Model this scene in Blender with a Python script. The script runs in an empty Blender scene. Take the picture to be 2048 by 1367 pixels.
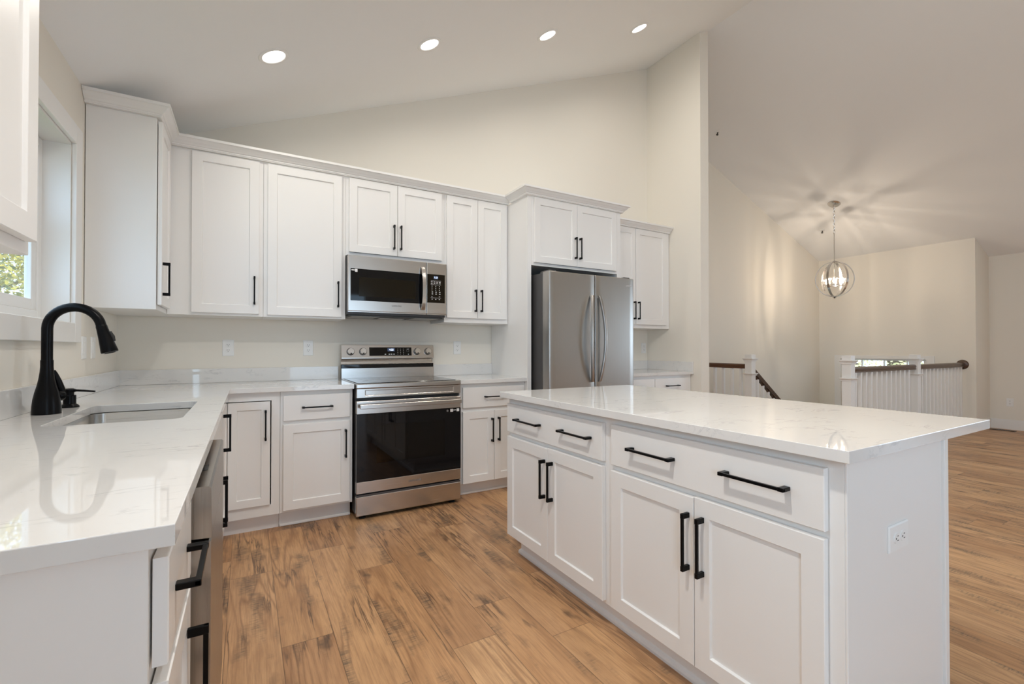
import bpy, bmesh, math, random
from mathutils import Vector, Matrix
C = bpy.context.scene.collection
sc = bpy.context.scene
R = math.radians

# ------------------------------------------------------------------ camera, world, light, exposure
cam_d = bpy.data.cameras.new('camera')
cam = bpy.data.objects.new('camera', cam_d); C.objects.link(cam)
cam.location = (0, 0, 1.1583)
cam.rotation_euler = (R(90 + 0.5243), 0, R(-30.05))
cam_d.sensor_fit = 'HORIZONTAL'; cam_d.sensor_width = 36.0
cam_d.lens = 917.4 * 36.0 / 2048.0
cam_d.shift_y = 4.0 / 2048.0
cam_d.clip_start = 0.02; cam_d.clip_end = 200
sc.camera = cam

vs = sc.view_settings
vs.view_transform = 'Standard'; vs.look = 'None'; vs.gamma = 1.0
try: vs.use_curve_mapping = False
except Exception: pass
vs.exposure = 0.16

w = bpy.data.worlds.new('world'); sc.world = w; w.use_nodes = True
bg = w.node_tree.nodes['Background']
bg.inputs[0].default_value = (0.55, 0.77, 1.0, 1); bg.inputs[1].default_value = 3.5

XWL = -0.735
def area(name, loc, rot, sx, sy, power, col):
    d = bpy.data.lights.new(name, 'AREA'); d.shape = 'RECTANGLE'; d.size = sx; d.size_y = sy
    d.energy = power; d.color = col
    o = bpy.data.objects.new(name, d); C.objects.link(o); o.location = loc; o.rotation_euler = rot
    return o
# area lamps added to stand in for daylight at the great room's unseen windows
area('daylight_rear_slider', (1.7, -4.42, 1.2), (R(90), 0, 0), 1.5, 2.2, 4, (0.80, 0.90, 1.0))
area('daylight_living_window', (9.37, -1.3, 1.45), (R(90), 0, R(90)), 3.0, 1.5, 34, (0.78, 0.89, 1.0))

area('daylight_dining_window', (XWL - 0.03, -1.9, 1.55), (R(90), 0, R(-90)), 1.5, 1.25, 36, (0.52, 0.76, 1.0))
# unseen area lamps without fixtures, added above the frame to even out the light
for lx, lp_ in ((0.128, 23), (1.074, 13), (2.052, 8), (3.053, 17)):
    d_ = bpy.data.lights.new('added_fill_lamp', 'AREA'); d_.shape = 'DISK'; d_.size = 0.12; d_.energy = lp_; d_.color = (1.0, 0.965, 0.91)
    o_ = bpy.data.objects.new('added_fill_lamp', d_); C.objects.link(o_); o_.location = (lx, 0.80, 2.49 + 0.4077 * (lx + 0.735)); o_.rotation_euler = (0, -math.atan(0.4077), 0)

sun_d = bpy.data.lights.new('sun', 'SUN'); sun_d.energy = 1.6; sun_d.angle = R(2); sun_d.color = (1, 0.93, 0.8)
sun = bpy.data.objects.new('sun', sun_d); C.objects.link(sun); sun.rotation_euler = (R(38), R(14), R(20)); sun.location = (0, -8, 12)

sc.cycles.max_bounces = 10; sc.cycles.diffuse_bounces = 8; sc.cycles.glossy_bounces = 4
sc.cycles.transmission_bounces = 6; sc.cycles.transparent_max_bounces = 12
sc.cycles.caustics_reflective = False; sc.cycles.caustics_refractive = False
sc.cycles.sample_clamp_indirect = 6.0
sc.cycles.use_denoising = True

# ------------------------------------------------------------------ materials
def mat(name, col=(0.8, 0.8, 0.8), rough=0.5, metal=0.0, spec=0.5, coat=0.0):
    m = bpy.data.materials.new(name); m.use_nodes = True
    b = m.node_tree.nodes['Principled BSDF']
    b.inputs['Base Color'].default_value = (*col, 1); b.inputs['Roughness'].default_value = rough
    b.inputs['Metallic'].default_value = metal; b.inputs['Specular IOR Level'].default_value = spec
    b.inputs['Coat Weight'].default_value = coat
    return m
class NT:
    def __init__(s, m): s.t = m.node_tree; s.b = s.t.nodes['Principled BSDF']
    def n(s, typ, **k):
        x = s.t.nodes.new(typ)
        for a, v in k.items():
            if a.startswith('_'): setattr(x, a[1:], v)
            else: x.inputs[a.replace('__', ' ')].default_value = v
        return x
    def l(s, a, b): s.t.links.new(a, b)
    def math(s, op, a, b=None, clamp=False):
        x = s.t.nodes.new('ShaderNodeMath'); x.operation = op; x.use_clamp = clamp
        for i, v in enumerate((a, b)):
            if v is None: continue
            if isinstance(v, (int, float)): x.inputs[i].default_value = v
            else: s.l(v, x.inputs[i])
        return x.outputs[0]
    def ramp(s, fac, p0, p1, c0=(0, 0, 0, 1), c1=(1, 1, 1, 1)):
        x = s.t.nodes.new('ShaderNodeValToRGB'); e = x.color_ramp.elements
        e[0].position = p0; e[1].position = p1; e[0].color = c0; e[1].color = c1
        s.l(fac, x.inputs[0]); return x.outputs[0]
    def mix(s, fac, a, b, typ='MIX'):
        x = s.t.nodes.new('ShaderNodeMix'); x.data_type = 'RGBA'; x.blend_type = typ
        for i, v in ((0, fac), (6, a), (7, b)):
            if isinstance(v, (int, float)): x.inputs[i].default_value = v
            elif isinstance(v, tuple): x.inputs[i].default_value = v
            else: s.l(v, x.inputs[i])
        return x.outputs[2]
    def mapped(s, vec, scale, loc=(0, 0, 0)):
        x = s.t.nodes.new('ShaderNodeMapping'); x.inputs['Scale'].default_value = scale; x.inputs['Location'].default_value = loc
        s.l(vec, x.inputs[0]); return x.outputs[0]
    def noise(s, vec, scale, detail=3, rough=0.5, dist=0.0):
        x = s.t.nodes.new('ShaderNodeTexNoise'); x.inputs['Scale'].default_value = scale
        x.inputs['Detail'].default_value = detail; x.inputs['Roughness'].default_value = rough
        x.inputs['Distortion'].default_value = dist
        s.l(vec, x.inputs['Vector']); return x.outputs[0]
    def pos(s): return s.t.nodes.new('ShaderNodeNewGeometry').outputs['Position']
    def bump(s, h, strength, dist=0.01):
        x = s.t.nodes.new('ShaderNodeBump'); x.inputs['Strength'].default_value = strength; x.inputs['Distance'].default_value = dist
        s.l(h, x.inputs['Height']); s.l(x.outputs[0], s.b.inputs['Normal'])

def painted(name, col, rough, grain=0.0, scale=300):
    m = mat(name, col, rough)
    if grain:
        t = NT(m); t.bump(t.noise(t.pos(), scale, 2), grain, 0.001)
    return m
M = {}
M['wall'] = painted('cream_wall_paint', (0.79, 0.75, 0.675), 0.85, 0.12)
M['ceiling'] = painted('white_ceiling_paint', (0.85, 0.857, 0.862), 0.9, 0.12)
M['trim'] = mat('white_trim_paint', (0.80, 0.79, 0.77), 0.4)
M['cab'] = mat('white_cabinet_paint', (0.80, 0.79, 0.775), 0.33)
M['black'] = mat('matte_black_metal', (0.0025, 0.0025, 0.003), 0.30, 0.0, 0.14)
M['blackplastic'] = mat('black_plastic', (0.02, 0.02, 0.02), 0.45)
M['rubber'] = mat('black_rubber', (0.015, 0.015, 0.015), 0.7)
M['blackglass'] = mat('black_glass', (0.003, 0.003, 0.004), 0.04, 0, 0.35)
M['cooktop'] = mat('black_ceramic_glass', (0.012, 0.012, 0.013), 0.09, 0, 0.6)
M['meshglass'] = mat('dark_screened_glass', (0.012, 0.009, 0.005), 0.12, 0, 0.18)
M['outlet'] = mat('white_plastic', (0.82, 0.82, 0.81), 0.35)
M['slot'] = mat('dark_slot', (0.03, 0.03, 0.03), 0.6)
M['chrome'] = mat('polished_nickel', (0.64, 0.62, 0.60), 0.14, 1.0)
M['knob'] = mat('bright_metal_knob', (0.78, 0.77, 0.76), 0.2, 1.0)
M['fridgeside'] = mat('charcoal_metal_side', (0.075, 0.072, 0.072), 0.42, 0.35)
M['white_print'] = mat('white_print', (0.75, 0.75, 0.75), 0.5)
M['grey_print'] = mat('grey_print', (0.16, 0.16, 0.16), 0.5)
M['filter'] = mat('grease_filter_metal', (0.45, 0.43, 0.40), 0.45, 0.8)
M['bark'] = mat('bark', (0.12, 0.08, 0.05), 0.9)
M['soil'] = mat('lawn_ground', (0.16, 0.20, 0.06), 0.95)

def steel(name, col, rough, axis):
    m = mat(name, col, rough, 1.0); t = NT(m)
    s = {'x': (3, 400, 1400), 'z': (900, 900, 3)}[axis]
    g = t.noise(t.mapped(t.pos(), s), 1.0, 3)
    t.l(t.math('ADD', t.math('MULTIPLY', g, 0.16), rough - 0.08), t.b.inputs['Roughness'])
    t.l(t.mix(t.ramp(g, 0.3, 0.7), (col[0] * .93, col[1] * .93, col[2] * .93, 1), (*col, 1)), t.b.inputs['Base Color'])
    return m
M['steel'] = steel('brushed_stainless_steel', (0.60, 0.57, 0.54), 0.24, 'x')
M['sinksteel'] = steel('satin_sink_steel', (0.58, 0.56, 0.53), 0.30, 'x')
M['fridge'] = steel('fridge_stainless_steel', (0.44, 0.42, 0.395), 0.32, 'z')
M['dwsteel'] = steel('dishwasher_stainless', (0.42, 0.385, 0.345), 0.30, 'z')

def quartz():
    m = mat('white_quartz', (0.80, 0.785, 0.765), 0.025); t = NT(m); p = t.pos()
    v1 = t.noise(t.mapped(p, (2.2, 7, 7)), 2.6, 5, 0.6, 0.6)
    line = t.math('SUBTRACT', 1.0, t.math('MULTIPLY', t.math('ABSOLUTE', t.math('SUBTRACT', v1, 0.5)), 34), True)
    msk = t.ramp(t.noise(p, 7.0, 3, 0.6), 0.50, 0.66)
    f = t.math('MULTIPLY', line, msk)
    fl = t.ramp(t.noise(t.mapped(p, (1, 1.6, 1.6)), 42, 3, 0.7), 0.66, 0.74)
    fm = t.ramp(t.noise(p, 11.0, 2), 0.55, 0.68)
    f2 = t.math('MULTIPLY', fl, fm)
    tot = t.math('MULTIPLY', t.math('MAXIMUM', t.math('MULTIPLY', f, 0.75), f2), 0.62)
    base = t.mix(t.noise(p, 3.5, 4), (0.70, 0.69, 0.675, 1), (0.76, 0.75, 0.735, 1))
    t.l(t.mix(tot, base, (0.33, 0.335, 0.35, 1)), t.b.inputs['Base Color'])
    return m
M['quartz'] = quartz()

def floor_mat():
    m = mat('reclaimed_chestnut_planks', (0.45, 0.25, 0.12), 0.36); t = NT(m)
    at = t.t.nodes.new('ShaderNodeAttribute'); at.attribute_name = 'plank'
    rnd = at.outputs['Color']; sep = t.t.nodes.new('ShaderNodeSeparateColor'); t.l(rnd, sep.inputs[0])
    r1, r2, r3 = sep.outputs
    vm = t.t.nodes.new('ShaderNodeVectorMath'); vm.operation = 'MULTIPLY_ADD'
    t.l(rnd, vm.inputs[0]); vm.inputs[1].default_value = (23, 31, 17); t.l(t.pos(), vm.inputs[2])
    q = vm.outputs[0]
    # cathedral rings: contours of a long stretched noise
    n0 = t.noise(t.mapped(q, (4.2, .52, 1)), 1.0, 2, 0.4, 0.25)
    warp = t.noise(t.mapped(q, (30, 4, 1)), 1.0, 3, 0.6)
    ring = t.math('MULTIPLY', t.math('ADD', t.math('SINE', t.math('ADD', t.math('MULTIPLY', n0, 120), t.math('MULTIPLY', warp, 5.0))), 1.0), 0.5)
    ring = t.math('POWER', ring, 3.0)
    fine = t.noise(t.mapped(q, (210, 7, 1)), 1.0, 4, 0.6)
    mid = t.noise(t.mapped(q, (70, 2.2, 1)), 1.0, 5, 0.7)
    blotch = t.noise(t.mapped(q, (8, 1.6, 1)), 1.0, 5, 0.65)
    tone = t.mix(r1, (0.53, 0.285, 0.13, 1), (0.72, 0.44, 0.225, 1))
    tone = t.mix(t.math('MULTIPLY', r3, 0.4), tone, (0.52, 0.30, 0.165, 1))
    c = t.mix(t.ramp(blotch, 0.40, 0.72), tone, t.mix(0.60, tone, (0.30, 0.145, 0.06, 1)))
    rm = t.ramp(t.noise(t.mapped(q, (5, 1.1, 1), (4, 4, 0)), 1.0, 2), 0.38, 0.62)
    c = t.mix(t.math('MULTIPLY', t.math('MULTIPLY', ring, rm), 0.55), c, (0.20, 0.09, 0.04, 1))
    c = t.mix(t.math('MULTIPLY', t.ramp(mid, 0.50, 0.72), 0.50), c, (0.22, 0.105, 0.05, 1))
    c = t.mix(t.math('MULTIPLY', t.ramp(fine, 0.46, 0.70), 0.34), c, (0.20, 0.095, 0.045, 1))
    # weathered grey saw-marked patches
    pn = t.noise(t.mapped(q, (9, 2.6, 1), (3, 7, 0)), 1.0, 3, 0.6)
    saw = t.ramp(t.noise(t.mapped(q, (16, 150, 1)), 1.0, 3, 0.6), 0.44, 0.60)
    patch = t.math('MULTIPLY', t.ramp(pn, 0.545, 0.67), t.math('ADD', t.math('MULTIPLY', saw, 0.68), 0.27))
    c = t.mix(t.math('MULTIPLY', patch, 0.88), c, (0.115, 0.082, 0.055, 1))
    # knots and cracks
    vo = t.t.nodes.new('ShaderNodeTexVoronoi'); vo.inputs['Scale'].default_value = 1.0
    nd = t.t.nodes.new('ShaderNodeTexNoise'); nd.inputs['Scale'].default_value = 14; t.l(q, nd.inputs['Vector'])
    va = t.t.nodes.new('ShaderNodeVectorMath'); va.operation = 'MULTIPLY_ADD'
    t.l(nd.outputs['Color'], va.inputs[0]); va.inputs[1].default_value = (0.42, 0.34, 0); t.l(t.mapped(q, (7.0, 2.3, 1)), va.inputs[2])
    t.l(va.outputs[0], vo.inputs['Vector'])
    knot = t.ramp(vo.outputs['Distance'], 0.04, 0.19, (1, 1, 1, 1), (0, 0, 0, 1))
    c = t.mix(t.math('MULTIPLY', t.math('MULTIPLY', knot, t.math('ADD', 0.45, t.math('MULTIPLY', mid, 0.9))), 0.85), c, (0.075, 0.045, 0.03, 1))
    ck = t.noise(t.mapped(q, (26, 1.5, 1), (9, 2, 0)), 1.0, 4, 0.55, 0.6)
    crack = t.math('SUBTRACT', 1.0, t.math('MULTIPLY', t.math('ABSOLUTE', t.math('SUBTRACT', ck, 0.5)), 26), True)
    cm = t.ramp(t.noise(t.mapped(q, (6, 1.6, 1), (1, 4, 0)), 1.0, 2), 0.525, 0.62)
    c = t.mix(t.math('MULTIPLY', t.math('MULTIPLY', crack, cm), 0.88), c, (0.09, 0.05, 0.03, 1))
    # seams from the plank's own coordinates
    uv = t.t.nodes.new('ShaderNodeUVMap'); uv.uv_map = 'plank_uv'
    s2 = t.t.nodes.new('ShaderNodeSeparateXYZ'); t.l(uv.outputs[0], s2.inputs[0])
    e = t.math('MINIMUM', s2.outputs[0], s2.outputs[1])
    uv3 = t.t.nodes.new('ShaderNodeUVMap'); uv3.uv_map = 'plank_uv_far'
    s3 = t.t.nodes.new('ShaderNodeSeparateXYZ'); t.l(uv3.outputs[0], s3.inputs[0])
    e = t.math('MINIMUM', e, t.math('MINIMUM', s3.outputs[0], s3.outputs[1]))
    seam = t.math('SUBTRACT', 1.0, t.math('DIVIDE', e, 0.0019), True)
    c = t.mix(t.math('MULTIPLY', seam, 0.82), c, (0.05, 0.03, 0.02, 1))
    t.l(c, t.b.inputs['Base Color'])
    t.l(t.math('ADD', 0.30, t.math('MULTIPLY', fine, 0.16)), t.b.inputs['Roughness'])
    t.bump(t.math('SUBTRACT', t.math('MULTIPLY', fine, -0.4), seam), 0.25, 0.0012)
    return m
M['floor'] = floor_mat()

def wood(name, a, b, rough=0.35, axis='x'):
    m = mat(name, a, rough); t = NT(m)
    s = {'x': (3, 60, 60), 'y': (60, 3, 60)}[axis]
    t.l(t.mix(t.noise(t.mapped(t.pos(), s), 1.0, 4), (*a, 1), (*b, 1)), t.b.inputs['Base Color'])
    return m
M['railwood'] = wood('dark_brown_rail_wood', (0.055, 0.022, 0.010), (0.14, 0.06, 0.028), 0.28, 'y')
M['railwoodx'] = wood('dark_brown_guard_wood', (0.055, 0.030, 0.018), (0.11, 0.062, 0.04), 0.25, 'x')

def glass(name, tint=(1, 1, 1), fac_min=0.03):
    m = bpy.data.materials.new(name); m.use_nodes = True; t = m.node_tree
    t.nodes.remove(t.nodes['Principled BSDF']); out = t.nodes['Material Output']
    tr = t.nodes.new('ShaderNodeBsdfTransparent'); tr.inputs[0].default_value = (*tint, 1)
    gl = t.nodes.new('ShaderNodeBsdfGlossy'); gl.inputs['Roughness'].default_value = 0.02
    fr = t.nodes.new('ShaderNodeFresnel'); ge = t.nodes.new('ShaderNodeNewGeometry')
    mr = t.nodes.new('ShaderNodeMapRange'); mr.inputs[3].default_value = 1.5; mr.inputs[4].default_value = 1 / 1.5
    t.links.new(ge.outputs['Backfacing'], mr.inputs[0]); t.links.new(mr.outputs[0], fr.inputs[0])
    mx = t.nodes.new('ShaderNodeMixShader'); t.links.new(fr.outputs[0], mx.inputs[0])
    t.links.new(tr.outputs[0], mx.inputs[1]); t.links.new(gl.outputs[0], mx.inputs[2]); t.links.new(mx.outputs[0], out.inputs[0])
    return m
M['glass'] = glass('clear_window_glass')
M['ovenglass'] = glass('smoked_oven_glass', (0.30, 0.29, 0.285))

def emit(name, col, s):
    m = bpy.data.materials.new(name); m.use_nodes = True; t = m.node_tree
    t.nodes.remove(t.nodes['Principled BSDF']); e = t.nodes.new('ShaderNodeEmission')
    e.inputs[0].default_value = (*col, 1); e.inputs[1].default_value = s
    t.links.new(e.outputs[0], t.nodes['Material Output'].inputs[0]); return m
M['lens'] = emit('lit_led_lens', (1.0, 0.97, 0.92), 6.0)
M['bulb'] = emit('lit_bulb', (1.0, 0.80, 0.58), 40.0)
M['digits'] = emit('lit_clock_digits', (0.75, 0.85, 1.0), 2.2)
M['displaydim'] = emit('dim_clock_display', (0.10, 0.13, 0.22), 0.6)

def leafmat(name, a, b):
    m = mat(name, a, 0.6); t = NT(m)
    r = t.t.nodes.new('ShaderNodeNewGeometry')
    c = t.mix(r.outputs['Random Per Island'], (*a, 1), (*b, 1))
    t.l(c, t.b.inputs['Base Color'])
    return m
M['leafA'] = leafmat('autumn_green_leaves', (0.10, 0.13, 0.03), (0.80, 0.60, 0.08))
M['leafB'] = leafmat('pale_yellow_leaves', (0.35, 0.30, 0.12), (0.95, 0.78, 0.40))

# ------------------------------------------------------------------ mesh helpers
class MB:
    def __init__(s): s.bm = bmesh.new()
    def box(s, x0, x1, y0, y1, z0, z1, bev=0.0, seg=1):
        b = bmesh.new()
        m = Matrix.Translation(((x0 + x1) / 2, (y0 + y1) / 2, (z0 + z1) / 2)) @ Matrix.Diagonal((abs(x1 - x0), abs(y1 - y0), abs(z1 - z0), 1))
        bmesh.ops.create_cube(b, size=1, matrix=m)
        if bev: bmesh.ops.bevel(b, geom=b.edges[:], offset=bev, segments=seg, affect='EDGES', profile=0.6)
        s.add(b); return s
    def add(s, b):
        me = bpy.data.meshes.new('t'); b.to_mesh(me); b.free(); s.bm.from_mesh(me); bpy.data.meshes.remove(me)
    def quads(s, pts, faces):
        vs_ = [s.bm.verts.new(p) for p in pts]
        for f in faces:
            try: s.bm.faces.new([vs_[i] for i in f])
            except ValueError: pass
        return s
    def loft(s, loops, closed=True, cap0=False, cap1=False):
        L = [[s.bm.verts.new(p) for p in lp] for lp in loops]; n = len(L[0])
        for a, b in zip(L, L[1:]):
            for i in range(n if closed else n - 1):
                j = (i + 1) % n
                s.bm.faces.new((a[i], a[j], b[j], b[i]))
        if cap0: s.bm.faces.new(L[0][::-1])
        if cap1: s.bm.faces.new(L[-1])
        return s
    def lathe(s, prof, origin=(0, 0, 0), axis=(0, 0, 1), n=24):
        ax = Vector(axis).normalized(); q = Vector((0, 0, 1)).rotation_difference(ax); o = Vector(origin)
        loops = []
        for r, z in prof:
            r = max(r, 1e-5)
            loops.append([o + q @ Vector((r * math.cos(2 * math.pi * i / n), r * math.sin(2 * math.pi * i / n), z)) for i in range(n)])
        s.loft(loops, True, True, True); return s
    def tube(s, pts, rad, n=12, cap=True):
        pts = [Vector(p) for p in pts]; k = len(pts)
        rad = rad if isinstance(rad, (list, tuple)) else [rad] * k
        tang = [(pts[min(i + 1, k - 1)] - pts[max(i - 1, 0)]).normalized() for i in range(k)]
        up = Vector((0, 0, 1)) if abs(tang[0].z) < 0.9 else Vector((1, 0, 0))
        nrm = (up - tang[0] * up.dot(tang[0])).normalized(); loops = []
        for i in range(k):
            nrm = (nrm - tang[i] * nrm.dot(tang[i])).normalized(); bn = tang[i].cross(nrm)
            loops.append([pts[i] + (nrm * math.cos(2 * math.pi * j / n) + bn * math.sin(2 * math.pi * j / n)) * rad[i] for j in range(n)])
        s.loft(loops, True, cap, cap); return s
    def sweep(s, prof, frames, closed=False, cap=True):
        # frames: list of (origin, ax, ay); prof: closed list of (a, b)
        loops = [[Vector(o) + Vector(ax) * a + Vector(ay) * b for a, b in prof] for o, ax, ay in frames]
        if closed: loops.append(loops[0])
        s.loft(loops, True, cap and not closed, cap and not closed); return s

def shade(me, angle=35):
    for p in me.polygons: p.use_smooth = True
    try: me.set_sharp_from_angle(angle=R(angle))
    except Exception: pass

def root_of(o):
    while o.parent is not None: o = o.parent
    return o
def obj(name, mb, m, parent=None, smooth=False, normals=True):
    bm = mb.bm if isinstance(mb, MB) else mb
    if normals: bmesh.ops.recalc_face_normals(bm, faces=bm.faces[:])
    me = bpy.data.meshes.new(name)
    off = Vector((0, 0, 0)) if parent is None else root_of(parent).location
    if off.length: bmesh.ops.translate(bm, verts=bm.verts[:], vec=-off)
    bm.to_mesh(me); bm.free(); me.materials.append(M[m] if isinstance(m, str) else m)
    if smooth: shade(me)
    o = bpy.data.objects.new(name, me); C.objects.link(o)
    if parent is not None: o.parent = parent
    return o
def thing(name, label, cat, loc, group=None):
    o = bpy.data.objects.new(name, None); C.objects.link(o); o.location = loc; o.empty_display_size = 0.1
    o['label'] = label; o['category'] = cat
    if group: o['group'] = group
    return o
def tag(o, label, cat, group=None, kind=None):
    o['label'] = label; o['category'] = cat
    if group: o['group'] = group
    if kind: o['kind'] = kind
    return o
def struct(name, mb, m, parent=None, smooth=False):
    o = obj(name, mb, m, parent, smooth)
    if parent is None: o['kind'] = 'structure'
    return o
def sroot(name, loc):
    o = bpy.data.objects.new(name, None); C.objects.link(o); o.location = loc; o['kind'] = 'structure'; return o
def poly_slab(name, outline, holes, z0, z1, m, parent=None, bev=0.0015):
    cu = bpy.data.curves.new(name, 'CURVE'); cu.dimensions = '2D'; cu.fill_mode = 'BOTH'
    for lp in [outline] + holes:
        sp = cu.splines.new('POLY'); sp.points.add(len(lp) - 1); sp.use_cyclic_u = True
        for p, (x, y) in zip(sp.points, lp): p.co = (x, y, 0, 1)
    cu.extrude = (z1 - z0) / 2 - bev; cu.bevel_depth = bev; cu.bevel_resolution = 1; cu.offset = -bev
    t = bpy.data.objects.new('t', cu); C.objects.link(t); dg = bpy.context.evaluated_depsgraph_get(); dg.update()
    me = bpy.data.meshes.new_from_object(t.evaluated_get(dg)); bpy.data.objects.remove(t); bpy.data.curves.remove(cu)
    bm = bmesh.new(); bm.from_mesh(me); bpy.data.meshes.remove(me)
    for f_ in bm.faces: f_.smooth = False
    bmesh.ops.remove_doubles(bm, verts=bm.verts[:], dist=1e-5)
    bmesh.ops.translate(bm, verts=bm.verts[:], vec=(0, 0, (z0 + z1) / 2))
    return obj(name, bm, m, parent)
def text(name, s, size, origin, ax, ay, m, parent, depth=0.0004, align='CENTER'):
    cu = bpy.data.curves.new(name, 'FONT'); cu.body = s; cu.size = size; cu.extrude = depth; cu.align_x = align; cu.align_y = 'CENTER'
    t = bpy.data.objects.new('t', cu); C.objects.link(t); dg = bpy.context.evaluated_depsgraph_get(); dg.update()
    me = bpy.data.meshes.new_from_object(t.evaluated_get(dg)); bpy.data.objects.remove(t); bpy.data.curves.remove(cu)
    bm = bmesh.new(); bm.from_mesh(me); bpy.data.meshes.remove(me)
    ax = Vector(ax).normalized(); ay = Vector(ay).normalized(); az = ax.cross(ay)
    mt = Matrix(((ax.x, ay.x, az.x, origin[0]), (ax.y, ay.y, az.y, origin[1]), (ax.z, ay.z, az.z, origin[2]), (0, 0, 0, 1)))
    bmesh.ops.transform(bm, matrix=mt, verts=bm.verts[:])
    return obj(name, bm, m, parent, normals=False)
def rrect(cx, cy, hx, hy, r, n=5):
    out = []
    for sx, sy, a0 in ((1, 1, 0), (-1, 1, 90), (-1, -1, 180), (1, -1, 270)):
        for i in range(n + 1):
            a = R(a0 + 90 * i / n)
            out.append((cx + sx * (hx - r) + r * math.cos(a), cy + sy * (hy - r) + r * math.sin(a)))
    return out

# ------------------------------------------------------------------ the setting
XW, YB, XP, YS = -0.735, 3.884, 4.094, 3.147        # left wall, kitchen back wall, partition face and end
XPE, YF, XF, YK, XL = 4.222, 4.356, 8.88, 2.317, 9.432
XR, ZR, SL1, SL2, ZE = 4.222, 4.521, 0.4077, 0.3876, 2.500
YREAR = -4.5
def zc(x): return ZE + SL1 * (x - XW) if x <= XR else (ZE + SL1 * (XR - XW)) - SL2 * (x - XR)

# floor: every plank its own face, with its own tone and edge coordinates
def build_floor():
    bm = bmesh.new(); rng = random.Random(7)
    lay = bm.loops.layers.float_color.new('plank'); u1 = bm.loops.layers.uv.new('plank_uv'); u2 = bm.loops.layers.uv.new('plank_uv_far')
    W, L = 0.19, 1.285
    joints = {-1: 2.70, 0: 1.99, 1: 2.855, 2: 2.48, 3: 1.651, 4: 1.866, 5: 2.81}
    x0s = 0.122
    ci0 = int(math.floor((XW - x0s) / W)); ci1 = int(math.ceil((XL + 0.2 - x0s) / W))
    def ymax(xa):
        if xa < XPE: return YB if xa < XP - 0.02 else YF
        if xa < 5.55: return YF
        if xa < XF: return 2.36
        return YK
    cuts = [XW, XP, XPE, 5.60, XF, XL]
    for ci in range(ci0, ci1):
        xa, xb = x0s + ci * W, x0s + (ci + 1) * W
        j0 = joints.get(ci, rng.uniform(0, L))
        k0 = int(math.floor((YREAR - j0) / L)); k1 = int(math.ceil((YF - j0) / L))
        for k in range(k0, k1):
            ya, yb = j0 + k * L, j0 + (k + 1) * L
            col = (rng.random(), rng.random(), rng.random(), 1)
            xs = sorted([xa, xb] + [c for c in cuts if xa < c < xb])
            for p, q in zip(xs, xs[1:]):
                mid = (p + q) / 2
                if mid < XW or mid > XL: continue
                top = YB if mid < XP else (YF if mid < 5.60 else (2.36 if mid < XF else YK))
                y0, y1 = max(ya, YREAR), min(yb, top)
                if y1 <= y0: continue
                f = bm.faces.new([bm.verts.new(v) for v in ((p, y0, 0), (q, y0, 0), (q, y1, 0), (p, y1, 0))])
                for lp in f.loops:
                    lp[lay] = col; x, y = lp.vert.co.x, lp.vert.co.y
                    lp[u1].uv = (x - xa, y - ya); lp[u2].uv = (xb - x, yb - y)
    b = MB()
    for r in ((XW, XP, YREAR, YB), (XP, 5.60, YREAR, YF), (5.60, XF, YREAR, 2.36), (XF, XL, YREAR, YK)):
        b.box(*r, -0.25, -0.004)
    b.bm.faces.ensure_lookup_table()
    me = bpy.data.meshes.new('t'); b.bm.to_mesh(me); b.bm.free(); bm.from_mesh(me); bpy.data.meshes.remove(me)
    o = obj('floor', bm, 'floor', normals=False); o['kind'] = 'structure'
build_floor()

wl = MB()   # left wall with the kitchen window's opening
WY0, WY1, WZ0, WZ1 = 1.60, 2.972, 1.272, 2.148
for r in ((YREAR, -2.7, -0.25, 2.7), (-2.7, -1.1, -0.25, 0.9), (-2.7, -1.1, 2.2, 2.7), (-1.1, WY0, -0.25, 2.7), (WY1, YB + 0.15, -0.25, 2.7), (WY0, WY1, -0.25, WZ0), (WY0, WY1, WZ1, 2.7)):
    wl.box(XW - 0.15, XW, *r)
struct('wall_left', wl, 'wall')
def gable(x0, x1, y0, y1, zb):
    xs = [x0] + ([XR] if x0 < XR < x1 else []) + [x1]
    lo = [(x, zb) for x in xs]; hi = [(x, zc(x) + 0.02) for x in xs]
    ring = lo + hi[::-1]; n = len(ring)
    b = MB(); b.loft([[(x, y0, z) for x, z in ring], [(x, y1, z) for x, z in ring]], True, True, True); return b
struct('wall_back', gable(XW, XP, YB, YB + 0.12, -0.25), 'wall')
struct('wall_partition', gable(XP, XPE, YS, YF, -0.25), 'wall')
struct('wall_foyer_back', gable(XP, XF, YF, YF + 0.12, -1.5), 'wall')
struct('wall_return', gable(XF + 0.10, XL, YK, YK + 0.12, -0.25), 'wall')
# exterior wall of the foyer, with the front door's opening
DY0, DY1, DZ = 2.86, 4.01, 0.985
b = MB()
zt = zc(XF) + 0.04
b.box(XF, XF + 0.10, YK, DY0, -1.5, zt); b.box(XF, XF + 0.10, DY1, YF, -1.5, zt); b.box(XF, XF + 0.10, DY0, DY1, DZ, zt)
struct('wall_foyer_front', b, 'wall')
b = MB(); LW = (-2.8, 0.2, 0.7, 2.2); zt = zc(XL) + 0.06
b.box(XL, XL + 0.15, YREAR, LW[0], -0.25, zt); b.box(XL, XL + 0.15, LW[1], YK + 0.12, -0.25, zt)
b.box(XL, XL + 0.15, LW[0], LW[1], -0.25, LW[2]); b.box(XL, XL + 0.15, LW[0], LW[1], LW[3], zt)
struct('wall_living_front', b, 'wall')
b = MB()   # rear wall behind the camera, with a sliding door
y0, y1 = YREAR - 0.15, YREAR
b.box(XW - .15, 0.9, y0, y1, -0.25, 2.45); b.box(2.5, XL + .15, y0, y1, -0.25, 2.45)
g = gable(XW - .15, XL + .15, y0, y1, 2.45); b.add(g.bm)
struct('wall_rear', b, 'wall')
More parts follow.
